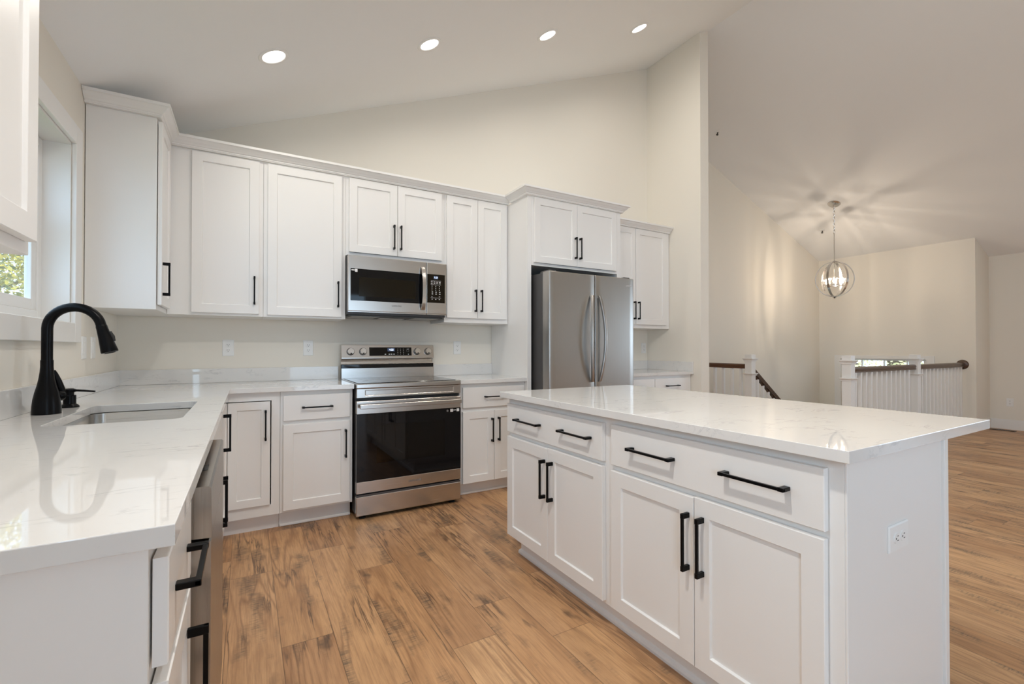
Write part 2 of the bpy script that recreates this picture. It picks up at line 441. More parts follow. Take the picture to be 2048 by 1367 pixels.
struct('ceiling', (lambda b: b.loft([[(x, y, z) for x, z in ((XW - .16, zc(XW - .16)), (XR, zc(XR)), (XL + .16, zc(XL + .16)), (XL + .16, zc(XL + .16) + .15), (XR, zc(XR) + .15), (XW - .16, zc(XW - .16) + .15))] for y in (YREAR - .15, YF + .13)], True, True, True))(MB()), 'ceiling')
# baseboards
def baseboard(name, prof_pts):
    b = MB()
    for x0, x1, ya, yb_ in prof_pts:
        b.box(x0, x1, ya, yb_, 0, 0.125); 
        cx = 0.004
        if abs(x1 - x0) < 0.03: b.box(x0 + (cx if x0 > XF else 0), x1 - (0 if x0 > XF else cx), ya, yb_, 0.125, 0.140)
        else: b.box(x0, x1, ya + cx, yb_, 0.125, 0.140)
    o = struct(name, b, 'trim')
baseboard('baseboard_return', [(XF - 0.0, XL - 0.015, YK - 0.015, YK)])
baseboard('baseboard_living', [(XL - 0.015, XL, YREAR + 0.0, YK - 0.0)])
b = MB(); b.box(5.0, XF + .2, 2.2, YF + 0.1, -1.55, -1.30); struct('floor_landing', b, 'floor')
b = MB(); b.box(5.60, XF, 2.36, 2.42, -1.30, 0.0); struct('wall_stairwell', b, 'wall')

# ------------------------------------------------------------------ kitchen window
win = sroot('window_1', (XW - 0.10, 2.286, WZ0))
b = MB()
b.box(XW - 0.14, XW + 0.0, WY0, WY0 + 0.012, WZ0, WZ1); b.box(XW - 0.14, XW, WY1 - 0.012, WY1, WZ0, WZ1)
b.box(XW - 0.14, XW, WY0 + .012, WY1 - .012, WZ1 - 0.012, WZ1); b.box(XW - 0.14, XW, WY0 + .012, WY1 - .012, WZ0, WZ0 + 0.012)
obj('jamb', b, 'trim', win)
def ring_box(b, x0, x1, ya, yb_, za, zb, wdt, bev=0.002):
    b.box(x0, x1, ya, ya + wdt, za, zb, bev); b.box(x0, x1, yb_ - wdt, yb_, za, zb, bev)
    b.box(x0, x1, ya + wdt, yb_ - wdt, zb - wdt, zb, bev); b.box(x0, x1, ya + wdt, yb_ - wdt, za, za + wdt, bev)
b = MB(); ring_box(b, XW + 0.0005, XW + 0.019, WY0 - 0.092, WY1 + 0.092, WZ0 - 0.085, WZ1 + 0.092, 0.092)
obj('casing', b, 'trim', win)
b = MB(); ring_box(b, XW - 0.135, XW - 0.098, WY0 + .013, WY1 - .013, WZ0 + .013, WZ1 - .013, 0.045)
obj('window_frame', b, 'trim', win)
b = MB(); zm = 1.715
ring_box(b, XW - 0.128, XW - 0.104, WY0 + .058, WY1 - .058, WZ0 + .058, zm, 0.05); obj('sash', b, 'trim', win)
b = MB(); ring_box(b, XW - 0.134, XW - 0.118, WY0 + .058, WY1 - .058, zm + .001, WZ1 - .058, 0.05); obj('sash', b, 'trim', win)
b = MB(); b.box(XW - .120, XW - .116, WY0 + .10, WY1 - .10, WZ0 + .10, zm - .04); obj('glass', b, 'glass', win)
b = MB(); b.box(XW - .128, XW - .124, WY0 + .10, WY1 - .10, zm + .045, WZ1 - .10); obj('glass', b, 'glass', win)

# living-room window, beside the frame of the photograph
win = sroot('window_2', (XL + .05, -1.3, 0.7))
b = MB(); ring_box(b, XL + .03, XL + .08, LW[0] + .001, LW[1] - .001, LW[2] + .001, LW[3] - .001, .055); b.box(XL + .03, XL + .08, -1.33, -1.27, LW[2] + .056, LW[3] - .056); obj('window_frame', b, 'trim', win)
b = MB(); b.box(XL + .053, XL + .057, LW[0] + .056, -1.331, LW[2] + .056, LW[3] - .056); obj('glass', b, 'glass', win)
b = MB(); b.box(XL + .053, XL + .057, -1.269, LW[1] - .056, LW[2] + .056, LW[3] - .056); obj('glass', b, 'glass', win)
b = MB(); ring_box(b, XL - .018, XL - .0005, LW[0] - .09, LW[1] + .09, LW[2] - .09, LW[3] + .09, .09); obj('casing', b, 'trim', win)

# front door with a transom, seen over the stair guard
dr = sroot('door_1', (XF, 3.435, -1.30))
b = MB(); ring = 0.095
b.box(XF - .018, XF - .0005, DY0 - ring, DY0, -1.3, DZ + .055); b.box(XF - .018, XF - .0005, DY1, DY1 + ring, -1.3, DZ + .055)
b.box(XF - .018, XF - .0005, DY0, DY1, DZ, DZ + .055); obj('casing', b, 'trim', dr)
b = MB()
b.box(XF + .02, XF + .08, DY0, DY0 + .04, -1.3, DZ); b.box(XF + .02, XF + .08, DY1 - .04, DY1, -1.3, DZ)
b.box(XF + .02, XF + .08, DY0 + .04, DY1 - .04, DZ - .025, DZ); b.box(XF + .02, XF + .08, DY0 + .04, DY1 - .04, 0.70, 0.80)
for y in (3.107, 3.407, 3.713): b.box(XF + .035, XF + .065, y - .009, y + .009, 0.80, DZ - .025)
obj('door_frame', b, 'trim', dr)
b = MB(); b.box(XF + .048, XF + .052, DY0 + .04, DY1 - .04, 0.80, DZ - .025); obj('transom_glass', b, 'glass', dr)
b = MB(); b.box(XF + .03, XF + .07, DY0 + .042, DY1 - .042, -1.295, 0.698, .003); obj('door_panel', b, 'trim', dr)
b = MB(); b.lathe([(.012, 0), (.012, .03), (.028, .04), (.028, .06), (.01, .07)], (XF + .03, 2.98, -0.25), (-1, 0, 0)); obj('door_knob', b, 'chrome', dr, True)

# ------------------------------------------------------------------ cabinets
def mapper(facing, plane):
    if facing == '-y': return lambda u, w_, v: (u, plane - w_, v)
    if facing == '+x': return lambda u, w_, v: (plane + w_, u, v)
    if facing == '-x': return lambda u, w_, v: (plane - w_, u, v)
def panel_bm(mp, u0, u1, v0, v1, w0, t, shaker=True, rail=0.056, bev=0.0018, rec=0.0085):
    b = MB(); w1 = w0 + t
    def lp(i, w_): return [mp(u0 + i, w_, v0 + i), mp(u1 - i, w_, v0 + i), mp(u1 - i, w_, v1 - i), mp(u0 + i, w_, v1 - i)]
    loops = [lp(0, w0), lp(0, w1 - bev), lp(bev, w1)]
    if shaker: loops += [lp(rail, w1), lp(rail + 0.0012, w1 - 0.0012), lp(rail + 0.004, w1 - rec)]
    b.loft(loops, True, True, True); return b
def handle_bm(mp, u, v, length, orient, w0):
    b = MB()
    def bx(u0, u1, w_0, w_1, v0, v1, bev):
        p, q = mp(u0, w_0, v0), mp(u1, w_1, v1)
        b.box(min(p[0], q[0]), max(p[0], q[0]), min(p[1], q[1]), max(p[1], q[1]), min(p[2], q[2]), max(p[2], q[2]), bev)
    h = length / 2; W = 0.0055; F = 0.017
    if orient == 'v':
        bx(u - W * .8, u + W * .8, w0 + .0255, w0 + .0345, v - h, v + h, .001)
        for s in (-1, 1): bx(u - W, u + W, w0, w0 + .035, v + s * h - (F if s > 0 else 0), v + s * h + (0 if s > 0 else F), .0012)
    else:
        bx(u - h, u + h, w0 + .0255, w0 + .0345, v - W * .8, v + W * .8, .001)
        for s in (-1, 1): bx(u + s * h - (F if s > 0 else 0), u + s * h + (0 if s > 0 else F), w0, w0 + .035, v - W, v + W, .0012)
    return b
HL = 0.188
GAP, TH = 0.0015, 0.0195
def fronts(root, facing, plane, items, gap=GAP):
    mp = mapper(facing, plane)
    for it in items:
        kind, u0, u1, v0, v1 = it[:5]
        sh = kind == 'door'
        d = obj(kind if kind != 'false_front' else 'false_front', panel_bm(mp, u0, u1, v0, v1, gap, TH, sh), 'cab', root)
        for h in it[5:]:
            o = obj('handle', handle_bm(mp, h[0], h[1], h[3] if len(h) > 3 else HL, h[2], gap + TH), 'black', d)
            o['label'] = 'matte black bar handle'
def boxof(facing, plane, u0, u1, depth, v0, v1, bev=0.0012):
    mp = mapper(facing, plane); p, q = mp(u0, 0, v0), mp(u1, -depth, v1); b = MB()
    b.box(min(p[0], q[0]), max(p[0], q[0]), min(p[1], q[1]), max(p[1], q[1]), v0, v1, bev); return b
def cabinet(name, label, cat, facing, plane, u0, u1, v0, v1, depth, items, toe=None, group=None, gap=GAP):
    mp = mapper(facing, plane); loc = mp((u0 + u1) / 2, -depth / 2, 0 if toe else v0)
    r = thing(name, label, cat, loc, group)
    obj('carcass', boxof(facing, plane, u0, u1, depth, v0, v1), 'cab', r)
    if toe:
        b = boxof(facing, mp(0, 0, 0)[1 if facing == '-y' else 0] + (toe if facing == '-y' or facing == '-x' else -toe), u0, u1, depth - toe, 0, v0 - 0.0005)
        obj('toe_kick', b, 'cab', r)
        if facing == '-y':
            b = boxof(facing, plane + toe - .0005, u0, u1, -.0125, 0.0002, .018, .004); obj('shoe_molding', b, 'cab', r)
    fronts(r, facing, plane, items, gap)
    return r

ZB0, ZB1 = 0.108, 0.8825     # base carcass
GB = 'white base cabinets'; GU = 'white wall cabinets'
YFB = 3.274                  # back run face-frame plane
XFL = -0.1195                # left run face-frame plane
YFU = 3.559                  # wall cabinets' face-frame plane
# base, back run
cabinet('base_cabinet', 'white base cabinet with one drawer and one door, left of the range', 'cabinet', '-y', YFB, 0.187, 0.630, ZB0, ZB1, 0.605,
        [('drawer', 0.204, 0.611, 0.694, 0.855, (0.405, 0.776, 'h')), ('door', 0.204, 0.611, 0.124, 0.670, (0.581, 0.519, 'v'))], 0.075, GB)
cabinet('base_cabinet', 'white base cabinet with one drawer over two doors right of the range', 'cabinet', '-y', YFB, 1.424, 2.015, ZB0, ZB1, 0.605,
        [('drawer', 1.446, 1.998, 0.694, 0.852, (1.722, 0.776, 'h')), ('door', 1.446, 1.7195, 0.110, 0.664, (1.694, 0.511, 'v')), ('door', 1.7225, 1.998, 0.110, 0.664, (1.753, 0.515, 'v'))], 0.075, GB)
cabinet('base_cabinet', 'white base cabinet right of the refrigerator, against the partition wall', 'cabinet', '-y', YFB, 3.055, 4.088, ZB0, ZB1, 0.605,
        [('drawer', 3.08, 3.530, 0.694, 0.852, (3.305, 0.776, 'h')), ('drawer', 3.536, 4.030, 0.694, 0.852, (3.778, 0.776, 'h')),
         ('door', 3.08, 3.530, 0.124, 0.670, (3.50, 0.515, 'v')), ('door', 3.536, 4.030, 0.124, 0.670, (3.566, 0.515, 'v'))], 0.075, GB)
# corner base cabinet with inset folding leaves
r = thing('corner_base_cabinet', 'white corner base cabinet with inset folding leaves ringed by a dark gap', 'cabinet', (-0.3, 3.4, 0), GB)
b = MB(); YL0 = 2.622
b.box(0.138, 0.1855, YFB, YFB + .019, ZB0, ZB1); b.box(-0.1195, 0.138, YFB, YFB + .019, 0.829, ZB1); b.box(-0.1195, 0.138, YFB, YFB + .019, ZB0, 0.174)
b.box(XFL - .019, XFL, YL0, YL0 + .045, ZB0, ZB1); b.box(XFL - .019, XFL, YL0 + .045, YFB + .019, 0.829, ZB1); b.box(XFL - .019, XFL, YL0 + .045, YFB + .019, ZB0, 0.174)
obj('face_frame', b, 'cab', r)
b = MB()
b.box(0.168, 0.1855, YFB + .02, 3.879, ZB0, ZB1); b.box(-0.73, XFL - .02, YL0, YL0 + .018, ZB0, ZB1)
b.box(-0.73, 0.167, YFB + .02, 3.879, ZB0, ZB0 + .016); b.box(-0.73, XFL - .02, YL0 + .018, YFB + .02, ZB0, ZB0 + .016)
b.box(-0.73, 0.167, 3.865, 3.879, ZB0 + .016, ZB1); b.box(-0.73, -0.716, YL0 + .018, 3.865, ZB0 + .016, ZB1)
obj('carcass', b, 'cab', r)
b = MB(); b.box(XFL - .075, 0.1855, YFB + .075, YFB + .09, 0, ZB0 - .0005); b.box(XFL - .09, XFL - .075, YL0, YFB + .09, 0, ZB0 - .0005); obj('toe_kick', b, 'cab', r)
d = obj('door', panel_bm(mapper('-y', YFB), -0.0985, 0.1305, 0.1785, 0.8245, 0.0, TH, True, 0.048), 'cab', r)
obj('handle', handle_bm(mapper('-y', YFB), 0.1045, 0.679, HL, 'v', TH), 'black', d)
d = obj('door', panel_bm(mapper('+x', XFL), YL0 + .055, 3.2515, 0.1785, 0.8245, 0.0, TH, True, 0.048), 'cab', r)
obj('handle', handle_bm(mapper('+x', XFL), 2.73, 0.73, HL, 'v', TH), 'black', d)
# left run
r = cabinet('base_cabinet', 'white base cabinet with one drawer and one door, nearest end of the sink counter', 'cabinet', '+x', XFL, 0.826, 1.194, ZB0, ZB1, 0.610,
        [('drawer', 0.838, 1.150, 0.696, 0.853, (0.994, 0.776, 'h', 0.178)), ('door', 0.838, 1.150, 0.124, 0.672, (1.092, 0.519, 'v'))], 0.075, GB, gap=0.003)
b = MB(); b.box(XFL - .022, XFL, 0.8245, 0.8258, ZB0, ZB1); obj('face_frame_edge', b, 'cab', r)
r = thing('sink_base_cabinet', 'white sink base cabinet with two doors, between the dishwasher and the corner', 'cabinet', (-0.43, 2.2, 0), GB)
b = MB(); xa = XFL - .610
b.box(xa, XFL, 1.808, 1.826, ZB0, ZB1); b.box(xa, XFL, 2.602, 2.620, ZB0, ZB1); b.box(xa, XFL, 1.826, 2.602, ZB0, ZB0 + .018)
b.box(XFL - .019, XFL, 1.826, 2.602, ZB0 + .018, ZB1); obj('carcass', b, 'cab', r)
b = MB(); b.box(XFL - .09, XFL - .075, 1.808, 2.620, 0, ZB0 - .0005); obj('toe_kick', b, 'cab', r)
fronts(r, '+x', XFL, [('false_front', 1.822, 2.606, 0.696, 0.853), ('door', 1.822, 2.2125, 0.124, 0.672, (2.183, 0.533, 'v')), ('door', 2.2155, 2.606, 0.124, 0.672, (2.245, 0.533, 'v'))])

# wall cabinets, back wall
ZU0, ZU1 = 1.372, 2.432
DU = 0.3225
cabinet('wall_cabinet', 'white wall cabinet with one door beside the corner cabinet, single handle low right', 'cabinet', '-y', YFU, -0.4325, 0.0955, ZU0, ZU1, DU,
        [('door', -0.307, 0.071, 1.388, 2.420, (0.0435, 1.545, 'v'))], None, GU)
cabinet('wall_cabinet', 'white wall cabinet with one wide door just left of the microwave', 'cabinet', '-y', YFU, 0.0965, 0.632, ZU0, ZU1, DU,
        [('door', 0.121, 0.603, 1.386, 2.420, (0.5755, 1.55, 'v'))], None, GU)
cabinet('wall_cabinet', 'short white wall cabinet with two doors above the microwave', 'cabinet', '-y', YFU, 0.633, 1.4095, 1.848, ZU1, DU,
        [('door', 0.655, 1.0145, 1.874, 2.425, (0.985, 2.016, 'v')), ('door', 1.0175, 1.384, 1.874, 2.425, (1.039, 2.016, 'v'))], None, GU)
cabinet('wall_cabinet', 'tall white wall cabinet with two narrow doors, right of the microwave', 'cabinet', '-y', YFU, 1.4105, 2.0145, ZU0, ZU1, DU,
        [('door', 1.427, 1.7085, 1.411, 2.425, (1.683, 1.560, 'v')), ('door', 1.7115, 1.992, 1.411, 2.425, (1.739, 1.560, 'v'))], None, GU)
cabinet('wall_cabinet', 'white wall cabinet right of the refrigerator over the small counter', 'cabinet', '-y', YFU, 3.055, 4.088, ZU0, ZU1, DU,
        [('door', 3.095, 3.5575, 1.411, 2.425, (3.531, 1.556, 'v')), ('door', 3.565, 4.022, 1.411, 2.425, (3.592, 1.556, 'v'))], None, GU)
# left wall
r = cabinet('wall_cabinet', 'white corner wall cabinet on the window wall with a broad bare side panel', 'cabinet', '+x', -0.4345, 3.172, 3.878, ZU0, ZU1, 0.297,
        [('door', 3.186, 3.520, 1.400, 2.420, (3.222, 1.548, 'v'))], None, GU, gap=0.004)
cabinet('wall_cabinet', 'white wall cabinet nearest the viewer, left of the kitchen window', 'cabinet', '+x', -0.437, 0.55, 1.474, ZU0, ZU1, 0.294,
        [('door', 1.044, 1.452, 1.400, 2.420, (1.103, 1.527, 'v')), ('door', 0.562, 1.041, 1.400, 2.420, (0.59, 1.527, 'v'))], None, GU)
# refrigerator surround
YFC = 3.23
r = thing('refrigerator_cabinet', 'tall white surround with a two-door cabinet above the refrigerator', 'cabinet', (2.53, 3.5, 0), GU)
b = MB(); b.box(2.0165, 2.0545, YFC, 3.879, 0, ZU1, .001); obj('side_panel', b, 'cab', r)
b = MB(); b.box(3.008, 3.052, YFC, 3.879, 0, ZU1, .001); obj('side_panel', b, 'cab', r)
b = MB(); b.box(2.055, 3.0075, YFC, 3.879, 1.852, ZU1, .001); obj('carcass', b, 'cab', r)
fronts(r, '-y', YFC, [('door', 2.077, 2.5235, 1.876, 2.420, (2.497, 2.035, 'v')), ('door', 2.5265, 2.984, 1.876, 2.420, (2.549, 2.035, 'v'))])

# crown mouldings: a profile mitred along a path
CROWN = [(0, 2.4325), (.0195, 2.4325), (.0195, 2.436), (.024, 2.439), (.024, 2.446), (.030, 2.449), (.036, 2.456), (.046, 2.465), (.056, 2.477), (.062, 2.481), (.066, 2.481), (.066, 2.4965), (0, 2.4965)]
def crown(label, path, outs, cap=True):
    # path: corner points on the face planes; outs: outward normal of each segment
    b = MB(); fr = []
    n = len(path)
    for i, p in enumerate(path):
        if i == 0: d = Vector(outs[0])
        elif i == n - 1: d = Vector(outs[-1])
        else:
            a, c = Vector(outs[i - 1]), Vector(outs[i]); d = a + c; d = d / (1 + a.dot(c))
        fr.append(((p[0], p[1], 0), (d.x, d.y, 0), (0, 0, 1)))
    b.sweep(CROWN, fr)
    o = obj('crown_molding', b, 'cab'); tag(o, label, 'crown molding', 'white cabinet crown moldings', 'thing')
crown('white crown molding stepping from the window-wall corner cabinet along to the refrigerator', [(XW + .002, 3.172), (-0.4345, 3.172), (-0.4345, YFU), (2.0155 - .0, YFU)], [(0, -1), (1, 0), (0, -1)])
crown('white crown molding wrapping the deep cabinet over the refrigerator', [(2.0165, YFU - .0675), (2.0165, YFC), (3.052, YFC), (3.052, 3.88)], [(-1, 0), (0, -1), (1, 0)])
crown('short white crown molding on the cabinet by the partition wall', [(3.12, YFU), (4.088, YFU)], [(0, -1)])
crown('white crown molding on the near cabinet left of the window', [(-0.437, 0.552), (-0.437, 1.474), (XW + .002, 1.474)], [(1, 0), (0, 1)])

# countertops and splashes
SK = (-0.3775, 2.268, 0.1825, 0.305)     # sink cutout centre and half sizes
poly_slab('countertop', [(XW + .001, 0.79), (-0.085, 0.79), (-0.085, 3.236), (0.634, 3.236), (0.634, 3.883), (XW + .001, 3.883)], [rrect(SK[0], SK[1], SK[2], SK[3], 0.035)[::-1]], 0.8835, 0.914, 'quartz')
tag(bpy.data.objects['countertop'], 'large white quartz countertop turning the corner, with the sink cut into it', 'countertop', 'white quartz countertops')
o = poly_slab('countertop', [(1.4215, 3.236), (2.0155, 3.236), (2.0155, 3.883), (1.4215, 3.883)], [], 0.8835, 0.914, 'quartz'); tag(o, 'short white quartz countertop between the range and the refrigerator', 'countertop', 'white quartz countertops')
o = poly_slab('countertop', [(3.054, 3.236), (4.0925, 3.236), (4.0925, 3.883), (3.054, 3.883)], [], 0.8835, 0.914, 'quartz'); tag(o, 'white quartz countertop right of the refrigerator by the partition wall', 'countertop', 'white quartz countertops')
def splash(label, x0, x1, y0, y1):
    b = MB(); b.box(x0, x1, y0, y1, 0.9143, 1.014, .0015); tag(obj('backsplash', b, 'quartz'), label, 'backsplash', 'low quartz backsplashes')
splash('low quartz backsplash under the window, along the sink wall', XW + .001, XW + .021, 0.80, 3.862)
splash('low quartz backsplash on the back wall, left of the range', XW + .001, 0.634, 3.863, 3.883)
splash('low quartz backsplash on the back wall, between the range and the refrigerator', 1.4215, 2.0155, 3.863, 3.883)
splash('low quartz backsplash on the back wall, right of the refrigerator', 3.054, 4.0925, 3.863, 3.883)
splash('low quartz backsplash on the partition wall', 4.0725, 4.0925, 3.24, 3.862)

# ------------------------------------------------------------------ island
IX, IY0, IY1 = 1.2855, 0.575, 2.252
r = thing('kitchen_island', 'large white kitchen island with long drawers over paired doors', 'island', (1.6, 1.4, 0))
b = MB(); b.box(IX, 1.886, IY0, IY1, ZB0, ZB1, .001); obj('carcass', b, 'cab', r)
b = MB(); b.box(IX + .075, 1.886, IY0 + .0, IY1 - .03, 0, ZB0 - .0005); obj('toe_kick', b, 'cab', r)
b = MB()
b.sweep([(0, 0.0), (.020, 0.0), (.020, .010), (.016, .020), (.008, .026), (.008, .062), (.004, .072), (0, .075)],
        [((IX + .074, IY0 - .0, 0), (-1, 0, 0), (0, 0, 1)), ((IX + .074, IY1 - .029, 0), (-1, 1, 0), (0, 0, 1)), ((1.886, IY1 - .029, 0), (0, 1, 0), (0, 0, 1))])
obj('base_molding', b, 'cab', r)
b = MB(); b.box(IX, 1.872, IY0 - .006, IY0 - .0003, 0.0, ZB1, .001); b.box(1.872, 1.900, IY0 - .014, IY0 - .0003, 0.0, ZB1, .0015); obj('end_panel', b, 'cab', r)
b = MB(); b.box(1.8865, 1.900, IY0, IY1, 0.0, ZB1, .001); obj('back_panel', b, 'cab', r)
fronts(r, '-x', IX, [
    ('drawer', 1.448, 2.240, 0.694, 0.851, (2.012, 0.776, 'h', 0.226), (1.6195, 0.779, 'h', 0.215)),
    ('drawer', 0.611, 1.396, 0.694, 0.854, (1.180, 0.779, 'h', 0.206), (0.7925, 0.781, 'h', 0.197)),
    ('door', 1.8445, 2.240, 0.124, 0.670, (1.866, 0.521, 'v')), ('door', 1.448, 1.8415, 0.124, 0.674, (1.801, 0.523, 'v')),
    ('door', 1.0045, 1.397, 0.124, 0.670, (1.0235, 0.524, 'v')), ('door', 0.612, 1.0015, 0.124, 0.674, (0.968, 0.524, 'v'))])
o = poly_slab('countertop', [(1.236, 0.542), (2.203, 0.542), (2.203, 2.272), (1.236, 2.272)], [], 0.8835, 0.914, 'quartz')
tag(o, 'white quartz slab on top of the kitchen island', 'countertop', 'white quartz countertops')

# ------------------------------------------------------------------ outlets and switches
def plate(name, label, cat, facing, plane, u, v, horiz=False, switch=False, group='white wall outlets', wd=.072, hd=.118):
    mp = mapper(facing, plane); t = thing(name, label, cat, mp(u, 0, v), group)
    W2, H2 = (hd / 2, wd / 2) if horiz else (wd / 2, hd / 2)
    b = MB()
    def lp(i, w_): return [mp(u - W2 + i, w_, v - H2 + i), mp(u + W2 - i, w_, v - H2 + i), mp(u + W2 - i, w_, v + H2 - i), mp(u - W2 + i, w_, v + H2 - i)]
    b.loft([lp(0, .0003), lp(0, .003), lp(.003, .006)], True, True, True); obj('cover_plate', b, 'outlet', t)
    if switch:
        b = MB(); p, q = mp(u - .016, .006, v - .033), mp(u + .016, .0085, v + .033)
        b.box(min(p[0], q[0]), max(p[0], q[0]), min(p[1], q[1]), max(p[1], q[1]), p[2], q[2], .001); obj('rocker', b, 'outlet', t); return
    for s in (-1, 1):
        cu, cv = (u + s * .0195, v) if horiz else (u, v + s * .0195)
        b = MB(); ring0 = [mp(cu + .0165 * math.cos(a), .006, cv + .0145 * math.sin(a) * (1.15 if abs(math.sin(a)) < .8 else 1)) for a in [2 * math.pi * k / 20 for k in range(20)]]
        ring1 = [mp(cu + .0160 * math.cos(a), .0085, cv + .0140 * math.sin(a) * (1.15 if abs(math.sin(a)) < .8 else 1)) for a in [2 * math.pi * k / 20 for k in range(20)]]
        b.loft([ring0, ring1], True, True, True); rc = obj('receptacle', b, 'outlet', t)
        b = MB()
        for du, dv, hw, hh in ((-.006, .004, .0011, .0042), (.006, .004, .0011, .0036), (0, -.0065, .0022, .0022)):
            if horiz: du, dv, hw, hh = dv, du, hh, hw
            p, q = mp(cu + du - hw, .0084, cv + dv - hh), mp(cu + du + hw, .0088, cv + dv + hh)
            b.box(min(p[0], q[0]), max(p[0], q[0]), min(p[1], q[1]), max(p[1], q[1]), p[2], q[2])
        obj('slots', b, 'slot', rc)
plate('wall_outlet', 'white wall outlet farthest left on the back wall, over the corner counter', 'outlet', '-y', YB, -0.115, 1.161)
plate('wall_outlet', 'white wall outlet on the back wall just left of the range', 'outlet', '-y', YB, 0.415, 1.160)
plate('wall_outlet', 'white wall outlet on the back wall right of the range', 'outlet', '-y', YB, 1.667, 1.162)
plate('wall_outlet', 'white wall outlet under the cabinet beside the partition wall', 'outlet', '-y', YB, 4.03, 1.160)
plate('wall_outlet', 'white outlet low on the wall beyond the stair railing', 'outlet', '-x', XL, 2.113, 0.385)
plate('island_outlet', 'sideways white outlet on the end panel of the island', 'outlet', '-y', IY0 - .006, 1.558, 0.640, True)
plate('wall_switch', 'white rocker switch beside the window casing, nearer the faucet', 'switch', '+x', XW, 3.178, 1.161, False, True, 'switches beside the kitchen window')
plate('wall_switch', 'white rocker switch nearer the corner, under the corner cabinet', 'switch', '+x', XW, 3.343, 1.161, False, True, 'switches beside the kitchen window')

# ------------------------------------------------------------------ sink, faucet, soap dispenser
t = thing('kitchen_sink', 'undermount stainless steel sink set into the corner counter', 'sink', (SK[0], SK[1], 0.70))
b = MB(); cx, cy, hx, hy = SK
def lp(o_, z, rr): return [(x, y, z) for x, y in rrect(cx, cy, hx + o_, hy + o_, rr)]
b.loft([lp(.022, .8815, .05), lp(.022, .8828, .05), lp(.006, .8828, .045), lp(.004, .880, .045), lp(.0, .72, .045), lp(-.008, .700, .05), lp(-.03, .690, .04), lp(-.10, .687, .03)], True, False, True)
obj('basin', b, 'sinksteel', t, True)
b = MB(); b.lathe([(.045, 0), (.045, .002), (.036, .003), (.03, -.002), (.01, -.002)], (cx, cy, .688)); obj('drain', b, 'chrome', t, True)

FX, FY = -0.643, 2.345
t = thing('faucet', 'matte black gooseneck faucet with a pull-down spray head', 'faucet', (FX, FY, 0.9142))
b = MB(); b.lathe([(.041, 0), (.041, .006), (.0400, .03), (.0375, .055), (.033, .080), (.027, .105), (.0225, .130), (.0195, .155), (.0182, .175), (.0182, .20)], (FX, FY, 0.9142), n=28)
obj('base', b, 'black', t, True)
b = MB(); pts = [(FX, FY, z) for z in (1.10, 1.15, 1.20, 1.232)]
ARC = 0.081; sx = 0.985; sy = -0.17
for i in range(1, 18):
    a = R(180 - i * 10.0)
    pts.append((FX + sx * (ARC + ARC * math.cos(a)), FY + sy * (ARC + ARC * math.cos(a)), 1.232 + ARC * math.sin(a)))
b.tube(pts, 0.0165, 16); obj('spout', b, 'black', t, True)
e = Vector(pts[-1]); dv = (e - Vector(pts[-2])).normalized()
b = MB(); b.lathe([(.0168, 0), (.0180, .006), (.0178, .012), (.0205, .046), (.0245, .082), (.0270, .103), (.0260, .107), (.018, .1085)], e, dv, 24); sh = obj('spray_head', b, 'black', t, True)
b = MB(); b.lathe([(.017, .1080), (.017, .1100), (.001, .1102)], e, dv, 20); obj('spray_face', b, 'rubber', sh, True)
sd = Vector((dv.z, 0, -dv.x)); sd = sd if sd.x > 0 else -sd
b = MB(); c0 = e + dv * .03 + sd * .0185; b.tube([c0, c0 + dv * .02 + sd * .004, c0 + dv * .038 + sd * .0045], [.006, .0075, .005], 10); obj('spray_button', b, 'rubber', sh, True)
hd = Vector((.62, .785, 0)); hb = Vector((FX, FY, .978)) + hd * .030
b = MB(); b.lathe([(.017, 0), (.0195, .006), (.020, .016), (.017, .024), (.006, .027)], hb, hd, 20); hub = obj('lever_hub', b, 'black', t, True)
b = MB(); b.tube([hb + hd * .018 + Vector((0, 0, -.012)), hb + hd * .017 + Vector((0, 0, .025)), hb + hd * .007 + Vector((0, 0, .055)), hb - hd * .002 + Vector((0, 0, .083)), hb - hd * .006 + Vector((0, 0, .097))], [.010, .013, .0115, .008, .004], 12)
obj('lever', b, 'black', t, True)

SX, SY = -0.633, 2.561
t = thing('soap_dispenser', 'small matte black soap pump beside the faucet', 'soap dispenser', (SX, SY, 0.9142))
b = MB(); b.lathe([(.031, 0), (.031, .004), (.026, .010), (.021, .014), (.0205, .016), (.0205, .048), (.019, .050)], (SX, SY, .9142), n=24); obj('body', b, 'black', t, True)
b = MB(); b.lathe([(.014, .050), (.014, .062), (.019, .0625), (.0205, .066), (.0195, .074), (.012, .078)], (SX, SY, .9142), n=24); hd_ = obj('pump_head', b, 'black', t, True)
b = MB(); b.tube([(SX + .012, SY - .006, .984), (SX + .05, SY - .022, .982), (SX + .088, SY - .040, .979)], [.005, .0045, .0035], 10); obj('nozzle', b, 'black', hd_, True)

